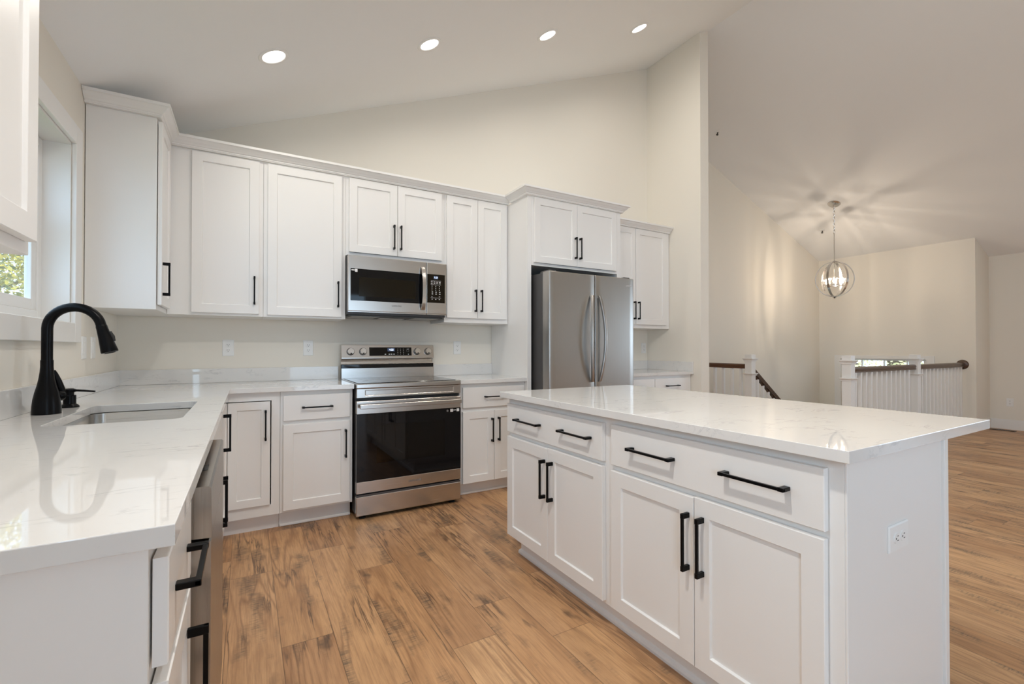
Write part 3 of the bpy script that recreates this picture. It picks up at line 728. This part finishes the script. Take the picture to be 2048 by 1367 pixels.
# ------------------------------------------------------------------ range
RX0, RX1, RY = 0.640, 1.4125, 3.190
RX1 = 1.400
t = thing('range', 'stainless steel electric range with a black glass oven door', 'range', ((RX0 + RX1) / 2, 3.5, 0))
b = MB(); b.box(RX0 + .002, RX1 - .002, RY + .045, 3.855, 0.03, .895, .002); obj('body', b, 'blackplastic', t)
b = MB(); b.box(RX0, RX1, RY, 3.80, .886, .9155, .004, 2); obj('cooktop_frame', b, 'steel', t)
b = MB(); b.box(RX0 + .022, RX1 - .022, RY + .05, 3.785, .9157, .9185, .001); ck = obj('cooktop_glass', b, 'cooktop', t)
b = MB()
for x, y, rr in ((.83, 3.40, .105), (1.22, 3.40, .085), (.83, 3.64, .085), (1.22, 3.64, .10)):
    b.sweep([(-.0008, 0), (.0008, 0), (.0008, .0002), (-.0008, .0002)], [((x + rr * math.cos(a), y + rr * math.sin(a), .9186), (math.cos(a), math.sin(a), 0), (0, 0, 1)) for a in [2 * math.pi * k / 40 for k in range(40)]], True)
obj('burner_marking', b, 'grey_print', ck)
# front panel with pressed rectangle
b = MB(); mp = mapper('-y', RY + .030)
def lpp(u0, u1, v0, v1, w_): return [mp(u0, w_, v0), mp(u1, w_, v0), mp(u1, w_, v1), mp(u0, w_, v1)]
b.loft([lpp(RX0 + .002, RX1 - .002, .822, .884, 0), lpp(RX0 + .002, RX1 - .002, .822, .884, .027), lpp(RX0 + .004, RX1 - .004, .824, .882, .029), lpp(RX0 + .055, RX1 - .055, .834, .874, .029), lpp(RX0 + .062, RX1 - .062, .840, .868, .023)], True, True, True)
obj('front_panel', b, 'steel', t)
# oven door: steel bands, smoked glass, cavity behind
b = MB(); b.box(RX0 + .001, .774, RY + .001, RY + .04, .2565, .7115); b.box(1.272, RX1 - .001, RY + .001, RY + .04, .2565, .7115)
b.box(.774, 1.272, RY + .001, RY + .04, .632, .7115); b.box(.774, 1.272, RY + .001, RY + .04, .2565, .372); d = obj('oven_door', b, 'blackglass', t)
b = MB(); b.box(RX0 + .001, RX1 - .001, RY, RY + .04, .712, .799, .0025); obj('upper_band', b, 'steel', d)
b = MB(); b.box(RX0 + .001, RX1 - .001, RY, RY + .04, .176, .256, .0025); obj('lower_band', b, 'steel', d)
b = MB(); b.box(.7745, 1.2715, RY + .002, RY + .008, .3725, .6315); obj('oven_window', b, 'ovenglass', d)
b = MB(); b.box(RX0 + .014, RX1 - .014, RY - .052, RY - .034, .752, .781, .003); 
for x in (RX0 + .03, RX1 - .05): b.box(x, x + .02, RY - .036, RY + .002, .757, .776, .002)
obj('door_handle', b, 'steel', d)
text('logo_lettering', 'SAMSUNG', .021, (1.045, RY - .0006, .216), (1, 0, 0), (0, 0, 1), 'grey_print', d)
st = obj('energy_sticker', (lambda b: (b.box(1.315, 1.337, RY - .0002, RY + .0008, .684, .706), b.box(1.366, 1.386, RY - .0002, RY + .0008, .686, .707), b.box(1.340, 1.362, RY - .0002, RY + .0008, .694, .699))[-1])(MB()), 'white_print', d)
b = MB(); b.lathe([(.0085, 0), (.0085, .001), (.0055, .001)], (1.293, RY + .0008, .694), (0, -1, 0), 20); obj('round_mark', b, 'grey_print', d)
b = MB()   # oven cavity, open to the front
y0, y1 = RY + .0405, RY + .0445
CX0, CX1, CZ0, CZ1, CY = .755, 1.29, .34, .66, 3.62
b.box(CX0 - .004, CX0, RY + .041, CY, CZ0, CZ1); b.box(CX1, CX1 + .004, RY + .041, CY, CZ0, CZ1); b.box(CX0, CX1, RY + .041, CY, CZ0 - .004, CZ0); b.box(CX0, CX1, RY + .041, CY, CZ1, CZ1 + .004); b.box(CX0, CX1, CY, CY + .004, CZ0, CZ1)
cv = obj('oven_cavity', b, mat('grey_oven_enamel', (0.16, 0.155, 0.15), 0.4), t)
b = MB()
for z in (.44, .56):
    for k in range(9): b.tube([(CX0 + .005, RY + .07 + k * .045, z), (CX1 - .005, RY + .07 + k * .045, z)], .0022, 6)
    for x in (CX0 + .006, CX1 - .006): b.tube([(x, RY + .06, z), (x, CY - .02, z)], .0026, 6)
obj('oven_rack', b, 'knob', cv)
bd = bpy.data.objects
b = MB(); b.box(RX0 + .003, RX1 - .003, RY + .004, RY + .044, .150, .168); b.box(RX0 + .006, RX1 - .01, RY + .0035, RY + .01, .159, .166); obj('drawer_gap_strip', b, 'fridgeside', t)
b = MB(); b.box(RX0, RX1 - .002, RY, RY + .04, .027, .1545, .003); obj('storage_drawer', b, 'steel', t)
for x in (RX0 + .05, RX1 - .05):
    for y in (RY + .05, 3.80):
        b = MB(); b.lathe([(.022, 0), (.022, .006), (.009, .010), (.009, .030)], (x, y, 0.0002)); obj('leveling_foot', b, 'rubber', t, True)
# backguard
b = MB()
pf = [(3.800, .9157), (3.800, .998), (3.812, .998), (3.812, 1.030), (3.832, 1.034), (3.835, 1.050), (3.822, 1.068), (3.795, 1.0765), (3.795, 1.081), (3.812, 1.183), (3.818, 1.186), (3.858, 1.186), (3.858, .9157)]
b.loft([[(x, y, z) for y, z in pf] for x in (RX0 + .008, RX1 + .010)], True, True, True); bgd = obj('backguard', b, 'steel', t)
b = MB(); b.box(RX0 + .002, RX1 + .004, 3.787, 3.8115, .9985, 1.030, .003); obj('vent_bar', b, 'blackglass', bgd)
ny = Vector((0, -.102, .017)).normalized(); slope = Vector((0, .017, .102)).normalized()
def onp(x, z, off=0.0):   # point on the tilted control face at height z
    s = (z - 1.081) / .102
    return Vector((x, 3.795 + .017 * s, z)) + ny * off
def slab(b, x0, x1, z0, z1, o0, o1):
    b.loft([[onp(x0, z0, o), onp(x1, z0, o), onp(x1, z1, o), onp(x0, z1, o)] for o in (o0, o1)], True, True, True)
b = MB(); slab(b, .862, 1.213, 1.096, 1.165, .0002, .0014); dp = obj('control_display', b, 'blackglass', bgd)
b = MB(); slab(b, 1.010, 1.070, 1.132, 1.158, .0014, .0017); obj('clock_screen', b, 'displaydim', dp)
text('clock_digits', '4:25', .022, onp(1.042, 1.145, .0021), (1, 0, 0), slope, 'digits', dp)
b = MB()
for i in range(3):
    for j in range(4): slab(b, 1.093 + i * .024, 1.097 + i * .024, 1.107 + j * .014, 1.1105 + j * .014, .0014, .0017)
for x in (1.018, 1.036, 1.056, .985): slab(b, x, x + .012, 1.106, 1.111, .0014, .0017)
slab(b, 1.172, 1.190, 1.129, 1.1295, .0014, .0017); slab(b, 1.172, 1.190, 1.154, 1.1545, .0014, .0017); slab(b, 1.172, 1.1725, 1.129, 1.154, .0014, .0017); slab(b, 1.1895, 1.190, 1.129, 1.154, .0014, .0017)
slab(b, 1.176, 1.186, 1.146, 1.149, .0014, .0017); slab(b, 1.182, 1.187, 1.104, 1.111, .0014, .0017)
obj('key_legends', b, 'white_print', dp)
for x in (.716, .812, 1.262, 1.357):
    o0 = onp(x, 1.131)
    b = MB(); b.lathe([(.0295, 0), (.0295, .006), (.0275, .008)], o0, ny, 28); k = obj('knob', b, 'blackplastic', bgd, True)
    b = MB(); b.lathe([(.0265, .008), (.0260, .024), (.023, .028), (.001, .028)], o0, ny, 28); obj('knob_cap', b, 'knob', k, True)
    b = MB(); p0 = o0 + ny * .0282 - slope * .018
    b.loft([[p0 + Vector((a, 0, 0)) + slope * c_ + ny * h for a, c_ in ((-.006, -.007), (.006, -.007), (.006, .005), (-.006, .005))] for h in (0, .001)], True, True, True); obj('knob_mark', b, 'slot', k)

# ------------------------------------------------------------------ microwave
MY = 3.480; MX0, MX1 = 0.6365, 1.4005
t = thing('microwave', 'stainless over-the-range microwave with black glass door', 'microwave', (1.02, 3.66, 1.405))
b = MB(); b.box(MX0 - .001, MX1 + .003, MY + .042, 3.879, 1.408, 1.8465, .001); obj('body', b, 'fridgeside', t)
b = MB(); b.box(MX0, 1.2295, MY, MY + .040, 1.431, 1.839, .004, 2); dd = obj('door', b, 'steel', t)
b = MB(); b.box(MX0 + .001, 1.229, MY + .006, MY + .0405, 1.424, 1.4305); b.box(1.2335, MX1 - .001, MY + .006, MY + .0405, 1.424, 1.4305); obj('lower_lip', b, 'steel', t)
b = MB(); b.box(.6535, 1.2185, MY - .0012, MY + .002, 1.508, 1.743, .001); obj('door_glass', b, 'blackglass', dd)
b = MB(); b.box(.713, 1.141, MY - .0018, MY - .001, 1.541, 1.681); obj('screen_window', b, 'meshglass', dd)
b = MB(); b.box(.659, .682, MY - .0019, MY - .0011, 1.727, 1.734); b.box(.684, .702, MY - .0019, MY - .0011, 1.718, 1.739); obj('sticker', b, 'white_print', dd)
b = MB(); pth = []
for i in range(13):
    s = i / 12; z = 1.458 + s * (1.795 - 1.458); bow = math.sin(math.pi * s)
    pth.append(((1.197, MY - .008 - .040 * bow ** .6, z), (1, 0, 0), (0, -1, 0)))
b.sweep([(-.014, -.004), (.014, -.004), (.0155, 0), (.014, .006), (-.014, .006), (-.0155, 0)], pth); obj('handle', b, 'steel', dd, True)
text('logo_lettering', 'SAMSUNG', .0165, (.993, MY - .0008, 1.480), (1, 0, 0), (0, 0, 1), 'grey_print', dd)
b = MB(); b.box(1.2325, MX1, MY, MY + .040, 1.431, 1.839, .004, 2); cp = obj('control_panel', b, 'steel', t)
b = MB(); b.box(1.236, 1.386, MY - .0012, MY + .002, 1.520, 1.748, .001); cg = obj('control_glass', b, 'meshglass', cp)
b = MB(); b.box(1.290, 1.327, MY - .0016, MY - .0012, 1.710, 1.734); obj('clock_screen', b, 'displaydim', cg)
text('clock_digits', '1:21', .020, (1.3095, MY - .002, 1.722), (1, 0, 0), (0, 0, 1), 'digits', cg)
b = MB(); W_ = lambda x0, x1, z0, z1: b.box(x0, x1, MY - .0016, MY - .0011, z0, z1)
for z in (1.696, 1.664, 1.559): W_(1.266, 1.352, z, z + .0012)
for i in range(4):
    for j in range(2): W_(1.267 + i * .0225, 1.281 + i * .0225, 1.672 + j * .012, 1.677 + j * .012)
for i in range(3):
    for j in range(5): W_(1.274 + i * .031, 1.279 + i * .031 + (.006 if j < 2 else 0), 1.588 + j * .0155, 1.5935 + j * .0155)
for i in range(3): W_(1.274 + i * .030, 1.281 + i * .031, 1.546, 1.551)
W_(1.272, 1.280, 1.568, 1.572); W_(1.334, 1.345, 1.568, 1.572)
obj('key_legends', b, 'white_print', cg)
b = MB(); b.box(MX0 + .01, MX1 - .02, MY + .043, 3.87, 1.398, 1.4075, .001); us = obj('underside', b, 'blackplastic', t)
for xa, xb in ((.675, .88), (1.16, 1.36)): b = MB(); b.box(xa, xb, MY + .07, 3.80, 1.3955, 1.3978); obj('grease_filter', b, 'filter', us)
b = MB(); b.box(.92, 1.12, MY + .22, MY + .30, 1.3955, 1.3978); obj('cooktop_lamp', b, 'outlet', us)

# ------------------------------------------------------------------ refrigerator
t = thing('refrigerator', 'stainless french-door refrigerator with curved bar handles', 'refrigerator', (2.535, 3.4, 0))
GX0, GX1, GY, GM = 2.0765, 2.994, 3.000, 2.5465
b = MB(); b.box(GX0 + .003, GX1 - .003, GY + .095, 3.86, .03, 1.772, .004); cs = obj('case', b, 'fridgeside', t)
b = MB(); b.box(GX0 + .02, GX0 + .09, GY + .03, GY + .16, 1.773, 1.790, .004); b.box(GX1 - .09, GX1 - .02, GY + .03, GY + .16, 1.773, 1.790, .004); obj('hinge_cover', b, 'fridgeside', cs)
def fdoor(name, x0, x1, z0, z1):
    b = MB(); n = 9; loops = []
    def sec(x, yf): return [(x, GY + .09, z0), (x, yf + .006, z0), (x, yf, z0 + .006), (x, yf, z1 - .006), (x, yf + .006, z1), (x, GY + .09, z1)]
    xs = [x0, x0 + .003, x0 + .010] + [x0 + .010 + (x1 - x0 - .020) * k / n for k in range(1, n)] + [x1 - .010, x1 - .003, x1]
    for x in xs:
        e_ = min(x - x0, x1 - x)
        loops.append(sec(x, GY + (0.010 if e_ < .001 else (.003 if e_ < .005 else 0.0))))
    b.loft(loops, True, True, True); return obj(name, b, 'fridge', t, True)
dl = fdoor('door', GX0, GM - .0025, .70, 1.776); drr = fdoor('door', GM + .0025, GX1, .70, 1.776); fz = fdoor('freezer_drawer', GX0, GX1, .06, .692)
for side, d, xh in ((-1, dl, GM - .041), (1, drr, GM + .037)):
    fr = []
    for i in range(21):
        s = i / 20; z = .878 + s * .722; bow = math.sin(math.pi * s)
        fr.append(((xh + side * .034 * bow, GY - .012 - .040 * bow ** .7, z), (1, 0, 0), (0, -1, 0)))
    b = MB(); b.sweep([(-.013, -.006), (-.006, -.010), (.006, -.010), (.013, -.006), (.0125, .010), (.006, .014), (-.006, .014), (-.0125, .010)], fr)
    for z in (.886, 1.592): b.box(xh - .010, xh + .010, GY - .014, GY + .002, z - .012, z + .012, .002)
    obj('handle', b, 'fridge', d, True)
b = MB(); fr = []
for i in range(21):
    s = i / 20; bow = math.sin(math.pi * s); fr.append(((2.16 + s * .75, GY - .012 - .04 * bow ** .7, .62 - .02 * bow), (0, 0, 1), (0, -1, 0)))
b.sweep([(-.013, -.006), (.013, -.006), (.012, .012), (-.012, .012)], fr); obj('handle', b, 'fridge', fz, True)
text('logo_lettering', 'SAMSUNG', .016, (2.935, GY - .0006, 1.708), (1, 0, 0), (0, 0, 1), 'white_print', drr)
for x in (GX0 + .08, GX1 - .08):
    b = MB(); b.lathe([(.02, 0), (.02, .03)], (x, GY + .2, 0.0003)); obj('leveling_foot', b, 'rubber', t)
    b = MB(); b.lathe([(.02, 0), (.02, .03)], (x, 3.78, 0.0003)); obj('leveling_foot', b, 'rubber', t)

# ------------------------------------------------------------------ dishwasher
t = thing('dishwasher', 'stainless steel dishwasher under the sink counter', 'dishwasher', (-0.4, 1.5, 0))
b = MB(); b.box(-.72, -.125, 1.202, 1.800, .10, .868, .002); obj('tub', b, 'fridgeside', t)
b = MB(); pf = [(-.124, .748), (-.0645, .744), (-.0640, .752), (-.0655, .852), (-.070, .857), (-.124, .857)]
b.loft([[(x, y, z) for x, z in pf] for y in (1.2015, 1.8005)], True, True, True); cpn = obj('control_panel', b, 'dwsteel', t)
b = MB(); b.box(-.110, -.082, 1.36, 1.42, .8572, .8582); obj('control_buttons', b, 'slot', cpn)
b = MB(); pf = [(-.124, .115), (-.070, .115), (-.0655, .120), (-.0655, .735), (-.0695, .739), (-.124, .739)]
b.loft([[(x, y, z) for x, z in pf] for y in (1.2015, 1.8005)], True, True, True); dpn = obj('door_panel', b, 'dwsteel', t)
b = MB(); b.box(-.120, -.080, 1.30, 1.70, .7392, .7438); obj('pocket_handle', b, 'slot', dpn)
b = MB(); b.box(-.62, -.20, 1.21, 1.79, .0005, .099); obj('kick_plate', b, 'blackplastic', t)

# ------------------------------------------------------------------ recessed lights
nrm = Vector((SL1, 0, -1)).normalized(); tx = Vector((1, 0, SL1)).normalized()
GL = 'recessed lights along the kitchen ceiling'
def downlight(x, y, label, power=4.0):
    o0 = Vector((x, y, zc(x)))
    t = thing('recessed_light', label, 'recessed light', o0, GL)
    b = MB(); b.lathe([(.062, 0.0), (.062, .002), (.066, .006), (.082, .005), (.086, .0005), (.086, 0)], o0, nrm, 40); obj('trim_ring', b, 'outlet', t, True)
    b = MB(); b.lathe([(.0615, .0005), (.0615, .0030), (.001, .0032)], o0, nrm, 40); obj('lens', b, 'lens', t, True)
    d = bpy.data.lights.new('recessed_lamp', 'AREA'); d.shape = 'DISK'; d.size = .12; d.energy = power; d.color = (1.0, 0.945, 0.86); d.spread = R(165)
    o = bpy.data.objects.new('recessed_lamp', d); C.objects.link(o); o.parent = t; o.location = nrm * .009
    o.rotation_euler = (-nrm).to_track_quat('Z', 'Y').to_euler()
for x, l in ((.128, 'lit round recessed ceiling light, lowest on the slope, nearest the window wall'), (1.074, 'lit round recessed ceiling light, second up the slope from the window wall'),
             (2.052, 'lit round recessed ceiling light, third up the slope, above the refrigerator side'), (3.053, 'lit round recessed ceiling light, highest on the slope, nearest the partition wall')):
    downlight(x, 2.985, l)

# ------------------------------------------------------------------ sprinklers
def sprinkler(x, y, label):
    s_ = SL2; o0 = Vector((x, y, zc(x))); n_ = Vector((-s_, 0, -1)).normalized()
    t = thing('sprinkler_head', label, 'sprinkler', o0, 'fire sprinklers on the far ceiling')
    b = MB(); b.lathe([(.032, 0), (.032, .003), (.022, .010), (.012, .012)], o0, n_, 24); obj('escutcheon', b, 'outlet', t, True)
    b = MB(); b.lathe([(.008, .010), (.008, .030), (.004, .032), (.004, .045), (.016, .046), (.016, .048)], o0, n_, 16); obj('nozzle', b, 'slot', t, True)
sprinkler(5.44, 3.905, 'small white sprinkler head high on the ceiling beside the partition')
sprinkler(8.01, 3.87, 'small sprinkler head on the ceiling just left of the pendant')

# ------------------------------------------------------------------ pendant
PX, PY = 7.442, 3.44; PZ = zc(PX); SC = 2.166; SR = 0.255
t = thing('pendant_light', 'polished globe pendant of metal rings with lit candle bulbs, hung on a chain', 'pendant light', (PX, PY, SC))
nn = Vector((-SL2, 0, -1)).normalized()
b = MB(); b.lathe([(.082, 0), (.082, .004), (.066, .020), (.020, .024), (.012, .035)], (PX, PY, PZ), nn, 28); obj('canopy', b, 'chrome', t, True)
b = MB(); ztop = SC + SR + .02; nl = int((PZ - .04 - (SC + SR + .36)) / .046); zz = PZ - .045
for i in range(nl):
    pts = []
    for k in range(13):
        a = 2 * math.pi * k / 12; u = .011 * math.cos(a); v = .029 * math.sin(a)
        pts.append((PX + (u if i % 2 else 0), PY + (0 if i % 2 else u), zz + v))
    b.tube(pts, .0032, 6, False); zz -= .046
obj('chain', b, 'chrome', t, True)
b = MB(); b.tube([(PX, PY, zz + .03), (PX, PY, SC + SR - .005)], .006, 10); b.lathe([(.03, 0), (.03, .012), (.012, .022)], (PX, PY, SC + SR - .006)); b.lathe([(.03, 0), (.03, -.012), (.008, -.03)], (PX, PY, SC - SR + .006)); obj('stem', b, 'chrome', t, True)
for k in range(3):
    ph = R(4.8 + 60 * k); b = MB(); hx_, hy_ = math.cos(ph), math.sin(ph)
    fr = [((PX + SR * .93 * math.cos(a) * hx_, PY + SR * .93 * math.cos(a) * hy_, SC + SR * math.sin(a)), (math.cos(a) * hx_, math.cos(a) * hy_, math.sin(a)), (-hy_, hx_, 0)) for a in [2 * math.pi * i / 48 for i in range(48)]]
    b.sweep([(-.004, -.015), (.004, -.015), (.004, .015), (-.004, .015)], fr, True); obj('ring', b, 'chrome', t, True)
b = MB(); b.tube([(PX, PY, SC + SR), (PX, PY, SC - .11)], .006, 10)
for k in range(4):
    a = R(20 + 90 * k); b.tube([(PX, PY, SC - .10), (PX + .095 * math.cos(a), PY + .095 * math.sin(a), SC - .10)], .005, 8)
obj('lamp_arms', b, 'chrome', t, True)
for k in range(4):
    a = R(20 + 90 * k); x, y = PX + .095 * math.cos(a), PY + .095 * math.sin(a)
    b = MB(); b.lathe([(.034, 0), (.034, .004), (.012, .006), (.012, .035)], (x, y, SC - .10), n=20); so = obj('lamp_socket', b, 'chrome', t, True)
    b = MB(); b.lathe([(.007, .035), (.012, .050), (.0135, .066), (.010, .085), (.002, .100)], (x, y, SC - .10), n=16); obj('bulb', b, 'bulb', so, True)
    b = MB(); b.loft([[(x + .040 * math.cos(q), y + .040 * math.sin(q), z) for q in [2 * math.pi * i / 24 for i in range(24)]] for z in (SC - .095, SC + .035)]); obj('glass_shade', b, 'glass', so, True)
    d = bpy.data.lights.new('bulb_lamp', 'POINT'); d.energy = 5.0; d.color = (1.0, .83, .65); d.shadow_soft_size = .010
    o = bpy.data.objects.new('bulb_lamp', d); C.objects.link(o); o.parent = t; o.location = (x - PX, y - PY, .015)

# ------------------------------------------------------------------ stair railings
def newel(x, y, label, base=0.0, top=1.078):
    t = thing('newel_post', label, 'newel post', (x, y, base), 'white box newel posts'); h = .0445
    b = MB(); b.box(x - h, x + h, y - h, y + h, base + .0003, top, .002); obj('shaft', b, 'trim', t)
    for zc_, nm in ((top - .055, 'cap_molding'), (.832, 'collar_molding')):
        b = MB(); H = .036 if nm == 'cap_molding' else .022
        pr = [(h, zc_ - H), (h + .008, zc_ - H), (h + .010, zc_ - H * .5), (h + .020, zc_ - H * .1), (h + .022, zc_), (h + .022, zc_ + .008), (h, zc_ + .008)]
        lo = []
        for a_, z in pr: lo.append([(x - a_, y - a_, z), (x + a_, y - a_, z), (x + a_, y + a_, z), (x - a_, y + a_, z)])
        b.loft(lo, True, True, True); obj(nm, b, 'trim', t)
NX = 5.595
newel(NX, 2.468 - .01, 'white newel post at the near end of the stair guard rail')
newel(NX, 3.566, 'white newel post where the dark stair handrail starts down, beside the partition')
newel(7.275, 2.458, 'white newel post in the middle of the long guard rail')
HP = [(-.029, -.030), (.029, -.030), (.029, -.018), (.024, -.012), (.031, .004), (.029, .018), (.018, .028), (0, .031), (-.018, .028), (-.029, .018), (-.031, .004), (-.024, -.012), (-.029, -.018)]
def guard(label, x0, x1, xs, zt, rosette=False):
    y = 2.458; t = thing('guard_rail', label, 'railing', ((x0 + x1) / 2, y, 0), 'white balustrades with dark handrails')
    b = MB(); b.sweep(HP, [((x0, y, zt - .031), (0, 1, 0), (0, 0, 1)), ((x1, y, zt - .031), (0, 1, 0), (0, 0, 1))]); obj('handrail', b, 'railwoodx', t, True)
    for x in xs:
        b = MB(); b.box(x - .016, x + .016, y - .016, y + .016, .0003, zt - .0615, .001); obj('baluster', b, 'trim', t)
    if rosette:
        b = MB(); b.lathe([(.068, 0), (.068, .006), (.060, .014), (.045, .019), (.001, .020)], (XF - .0003, y, zt - .031), (-1, 0, 0), 32); obj('rosette', b, 'railwoodx', t, True)
guard('white balustrade with dark handrail, from the near newel post to the middle one', NX + .046, 7.229, [5.727 + .1217 * k for k in range(12)], .955)
guard('white balustrade with dark handrail, from the middle newel post to the round wall rosette', 7.321, XF - .021, [7.455 + .1217 * k for k in range(12)], .955, True)
t = thing('guard_rail', 'short white balustrade with dark handrail, emerging from behind the partition wall', 'railing', (NX, 4.0, 0), 'white balustrades with dark handrails')
b = MB(); b.sweep(HP, [((NX, 3.612, .926), (-1, 0, 0), (0, 0, 1)), ((NX, YF - .001, .926), (-1, 0, 0), (0, 0, 1))]); obj('handrail', b, 'railwood', t, True)
for k in range(6):
    y = 3.70 + .128 * k - .008; b = MB(); b.box(NX - .016, NX + .016, y - .016, y + .016, .0003, .8945, .001); obj('baluster', b, 'trim', t)
# stairs going down from the kitchen level to the landing
t = thing('staircase', 'flight of stairs going down to the front door between the railings', 'stairs', (6.4, 3.0, -1.3))
NR = 7; RISE = 1.30 / NR; RUN = .262
b = MB()
for i in range(NR - 1): b.box(5.602 + i * RUN, 5.602 + (i + 1) * RUN + .0, 2.424, 3.528, -1.2995, -(i + 1) * RISE - .026)
obj('risers', b, 'trim', t)
for i in range(NR - 1):
    b = MB(); b.box(5.602 + i * RUN, 5.602 + (i + 1) * RUN + .02, 2.424, 3.528, -(i + 1) * RISE - .0255, -(i + 1) * RISE, .004); obj('tread', b, 'railwoodx', t)
t = thing('stair_rail', 'dark sloping handrail with white balusters going down from the newel post', 'railing', (5.9, 3.566, -.2), 'white balustrades with dark handrails')
x0, x1 = NX + .072, 7.0; sl = -.735; z0 = .862
d_ = Vector((1, 0, sl)).normalized(); nz = Vector((-d_.z, 0, d_.x))
b = MB(); b.sweep(HP, [((x0, 3.566, z0), (0, 1, 0), (0, 0, 1.24)), ((x1, 3.566, z0 + sl * (x1 - x0)), (0, 1, 0), (0, 0, 1.24))]); obj('handrail', b, 'railwoodx', t, True)
b = MB(); b.sweep([(-.035, -.10), (.035, -.10), (.035, .0), (-.035, .0)], [((x0, 3.566, z0 - .925), (0, 1, 0), (0, 0, 1)), ((x1, 3.566, z0 - .925 + sl * (x1 - x0)), (0, 1, 0), (0, 0, 1))]); obj('stringer', b, 'trim', t)
for k in range(11):
    x = x0 + .075 + k * .118; zt = z0 + sl * (x - x0) - .052
    b = MB(); b.box(x - .016, x + .016, 3.55, 3.582, -(5.6 + 0) * 0 + (z0 + sl * (x - x0) - .93), zt, .001); obj('baluster', b, 'trim', t)
    b = MB(); c0 = Vector((x, 3.566, zt + .006)); b.tube([c0 - d_ * .04 + Vector((0, 0, .010)), c0 - Vector((0, 0, .012)), c0 + d_ * .04 + Vector((0, 0, .010))], [.010, .017, .010], 8); obj('rail_fillet', b, 'railwoodx', t, True)

# floor register by the living-room baseboard
b = MB(); b.box(9.20, 9.30, 2.02, 2.27, .0004, .006, .001); fv = obj('floor_vent', b, wood('dark_vent_metal', (.05, .03, .02), (.09, .05, .03))); tag(fv, 'dark brown floor vent by the far baseboard', 'vent')
b = MB()
for k in range(10): b.box(9.212, 9.288, 2.036 + k * .022, 2.046 + k * .022, .0061, .0068)
obj('slots', b, 'slot', fv)

# ------------------------------------------------------------------ outside
b = MB(); b.box(-40, -1.2, -10, 60, -3.0, -2.8); b.box(-1.2, 11, 6.0, 60, -3.0, -2.8); b.box(11, 60, -20, 60, -3.0, -2.8)
o = struct('ground_outside', b, 'soil')
def tree(x, y, h, rad, zlow, leaf, label, n, seed):
    rng = random.Random(seed); t = thing('tree', label, 'tree', (x, y, -2.8), 'trees outside')
    b = MB(); b.tube([(x, y, -2.8), (x + .1, y, -1.0), (x - .05, y + .1, 1.0), (x, y, h * .6 - 2.8)], [.22, .17, .13, .06], 10)
    for k in range(9):
        a = rng.uniform(0, 6.28); z = rng.uniform(.2, h * .5 - 2.0); l = rng.uniform(.6, .95) * rad
        b.tube([(x, y, z), (x + l * .5 * math.cos(a), y + l * .5 * math.sin(a), z + .5), (x + l * math.cos(a), y + l * math.sin(a), z + .8)], [.05, .035, .012], 6)
    obj('trunk', b, 'bark', t, True)
    bm = bmesh.new(); cz = (h - 2.8 + zlow) / 2; hz = (h - 2.8 - zlow) / 2
    for i in range(n):
        while True:
            v = Vector((rng.uniform(-1, 1), rng.uniform(-1, 1), rng.uniform(-1, 1)))
            if .45 < v.length < 1: break
        p = Vector((x + v.x * rad, y + v.y * rad, cz + v.z * hz)); s = rng.uniform(.03, .06)
        a = Vector((rng.gauss(0, 1), rng.gauss(0, 1), rng.gauss(0, .6))).normalized(); c_ = a.orthogonal().normalized()
        bm.faces.new([bm.verts.new(p + a * s), bm.verts.new(p + c_ * s * .55), bm.verts.new(p - a * s), bm.verts.new(p - c_ * s * .55)])
    obj('foliage', bm, leaf, t, normals=False)
tree(-4.3, 12.0, 7.5, 2.6, -1.5, 'leafA', 'autumn tree with yellow-green leaves outside the kitchen window', 30000, 1)
tree(-6.6, 18.2, 9.5, 3.3, -1.8, 'leafA', 'second yellow-green tree farther off beyond the kitchen window', 30000, 2)
tree(16.0, 5.8, 6.5, 2.3, -2.0, 'leafB', 'pale yellow tree outside, seen through the transom over the front door', 12000, 3)
tree(20.5, 9.5, 7.0, 2.6, -2.0, 'leafB', 'pale tree farther off beyond the front door', 8000, 4)
